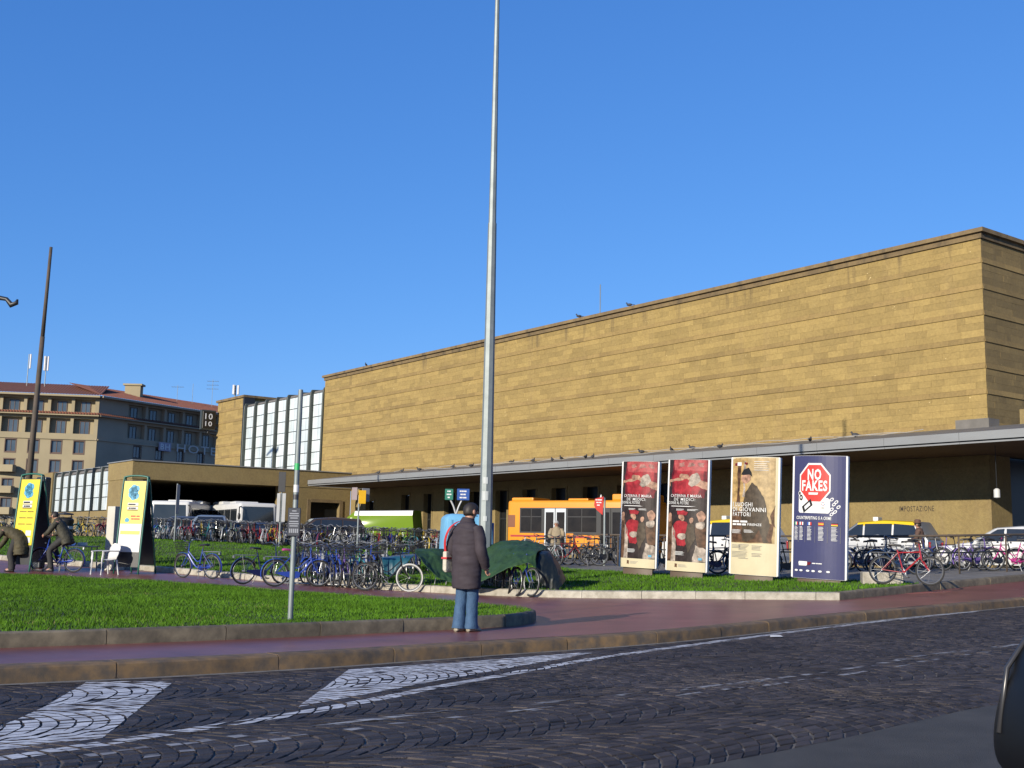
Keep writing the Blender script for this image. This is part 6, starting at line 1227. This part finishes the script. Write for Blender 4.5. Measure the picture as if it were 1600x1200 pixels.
cl('trousers', M_TRS, rid, cloth([(-.24, .09, .96), (-.02, .13, .80), (.15, .16, .62), (.11, .18, .36), (.06, .19, .12)], [(.11, .11), (.10, .10), (.08, .085), (.075, .08), (.075, .08)], 12, YX, wr=.03, sub=5), cloth([(-.24, -.09, .96), (0, -.11, .86), (.19, -.13, .72), (.12, -.13, .5), (.04, -.13, .36)], [(.11, .11), (.10, .10), (.08, .085), (.075, .08), (.075, .08)], 12, YX, wr=.03, sub=5))
shoes(rid, J, M_BLK, (1, 0, 0)); hairdo(rid, J['head'], (.85, 0, -.1), M_HAIR); face(rid, J['head'], (.85, 0, 0))
# --- the person bending over at the left edge
ben = thing('person', bk(16, 893), radians(176), 'person in olive coat bending forward, cut by the left edge', 'person')
J = dict(pelvis=(-.18, 0, .93), chest=(.20, 0, 1.14), neck=(.36, 0, 1.20), head=(.50, 0, 1.19), hipL=(-.15, .10, .90), kneeL=(-.05, .12, .50), ankL=(-.10, .14, .085), toeL=(.06, .15, .03), hipR=(-.15, -.10, .90), kneeR=(.0, -.12, .50), ankR=(.06, -.12, .085), toeR=(.22, -.12, .03), shL=(.24, .19, 1.12), elL=(.36, .22, .86), wrL=(.46, .12, .64), shR=(.24, -.19, 1.12), elR=(.36, -.22, .86), wrR=(.46, -.12, .64))
skin_body(J, 'body', ben)
cl('coat', mat('olive_coat', (.085, .07, .03), .8, (.05, .042, .02), 5., 1., .3, 18), ben, cloth([(-.30, 0, .48), (-.28, 0, .66), (-.22, 0, .88), (-.06, 0, 1.05), (.16, 0, 1.13), (.32, 0, 1.18), (.40, 0, 1.19)], [(.27, .22), (.26, .21), (.235, .19), (.22, .16), (.21, .15), (.13, .11), (.08, .08)], 18, YX, wr=.045, sub=6), *[cloth([(.22, s*.18, 1.13), (.31, s*.23, .98), (.37, s*.22, .84), (.45, s*.13, .66)], [(.085, .085), (.08, .085), (.075, .075), (.055, .055)], 12, YX, wr=.04, sub=5) for s in (-1, 1)])
cl('trousers', M_TRS, ben, *[cloth([(-.16, s*.10, .92), (-.03, s*.12, .52), (.0 if s < 0 else -.08, s*.13, .28), (.06 if s < 0 else -.10, s*.13, .06)], [(.115, .12), (.09, .095), (.085, .09), (.09, .095)], 12, YX, wr=.03, sub=5) for s in (-1, 1)])
shoes(ben, J, M_BLK, (1, 0, 0)); hairdo(ben, J['head'], (.9, 0, -.3), M_HAIR); face(ben, J['head'], (.9, 0, -.3))
# --- two people standing behind the railing
def stander(p, yaw, label, coat, hair, hat=None):
    t = thing('person', p, yaw, label, 'person')
    J = dict(pelvis=(0, 0, .92), chest=(0, .0, 1.26), neck=(0, .03, 1.42), head=(0, .06, 1.545), hipL=(-.09, 0, .88), kneeL=(-.095, .03, .48), ankL=(-.10, 0, .085), toeL=(-.12, .15, .03), hipR=(.09, 0, .88), kneeR=(.09, .03, .48), ankR=(.10, 0, .085), toeR=(.12, .15, .03), shL=(-.19, 0, 1.34), elL=(-.25, .06, 1.08), wrL=(-.14, .24, 1.04), shR=(.19, 0, 1.34), elR=(.25, .06, 1.08), wrR=(.14, .24, 1.04))
    skin_body(J, 'body', t)
    cl('jacket', coat, t, cloth([(0, 0, .74), (0, 0, .95), (0, 0, 1.15), (0, .0, 1.29), (0, .01, 1.37), (0, .03, 1.45)], [(.22, .16), (.225, .165), (.22, .16), (.21, .145), (.15, .12), (.08, .085)], 18, wr=.03, sub=5), *[cloth([(s*.18, 0, 1.345), (s*.25, .04, 1.18), (s*.25, .08, 1.07), (s*.15, .22, 1.045)], [(.08, .085), (.078, .08), (.07, .07), (.055, .055)], 12, wr=.04, sub=5) for s in (-1, 1)])
    cl('trousers', M_TRS, t, *[cloth([(s*.085, 0, .90), (s*.093, .02, .5), (s*.10, 0, .06)], [(.105, .11), (.085, .09), (.085, .09)], 12, wr=.03, sub=6) for s in (-1, 1)])
    shoes(t, J, M_BLK, (0, 1, 0)); hairdo(t, J['head'], (0, 1, 0), hair); face(t, J['head'], (0, 1, 0))
    if hat: mb = MB(); mb.lathe([(.15, 0), (.15, .015), (.10, .02), (.105, .09), (.07, .12), (.01, .125)], 18, (0, .05, 1.61)); mb.build('hat', hat, t, smooth_=True, angle=50)
stander(top_at(870, 813, 1.66, t0=43), radians(172), 'white-haired person in pale tan jacket standing before the bus door', mat('tan_jacket', (.36, .29, .18), .8, (.28, .22, .14), 6., 1.), flat('grey_hair', (.45, .44, .42)))
stander(top_at(1436, 812, 1.72, t0=35.5), radians(60), 'person with brown hat behind the railing before the inscribed wall', mat('brown_jacket', (.12, .065, .045), .8, (.08, .045, .03), 6., 1.), M_HAIR, mat('brown_hat', (.16, .08, .055), .8, (.12, .06, .04), 6., 1.))
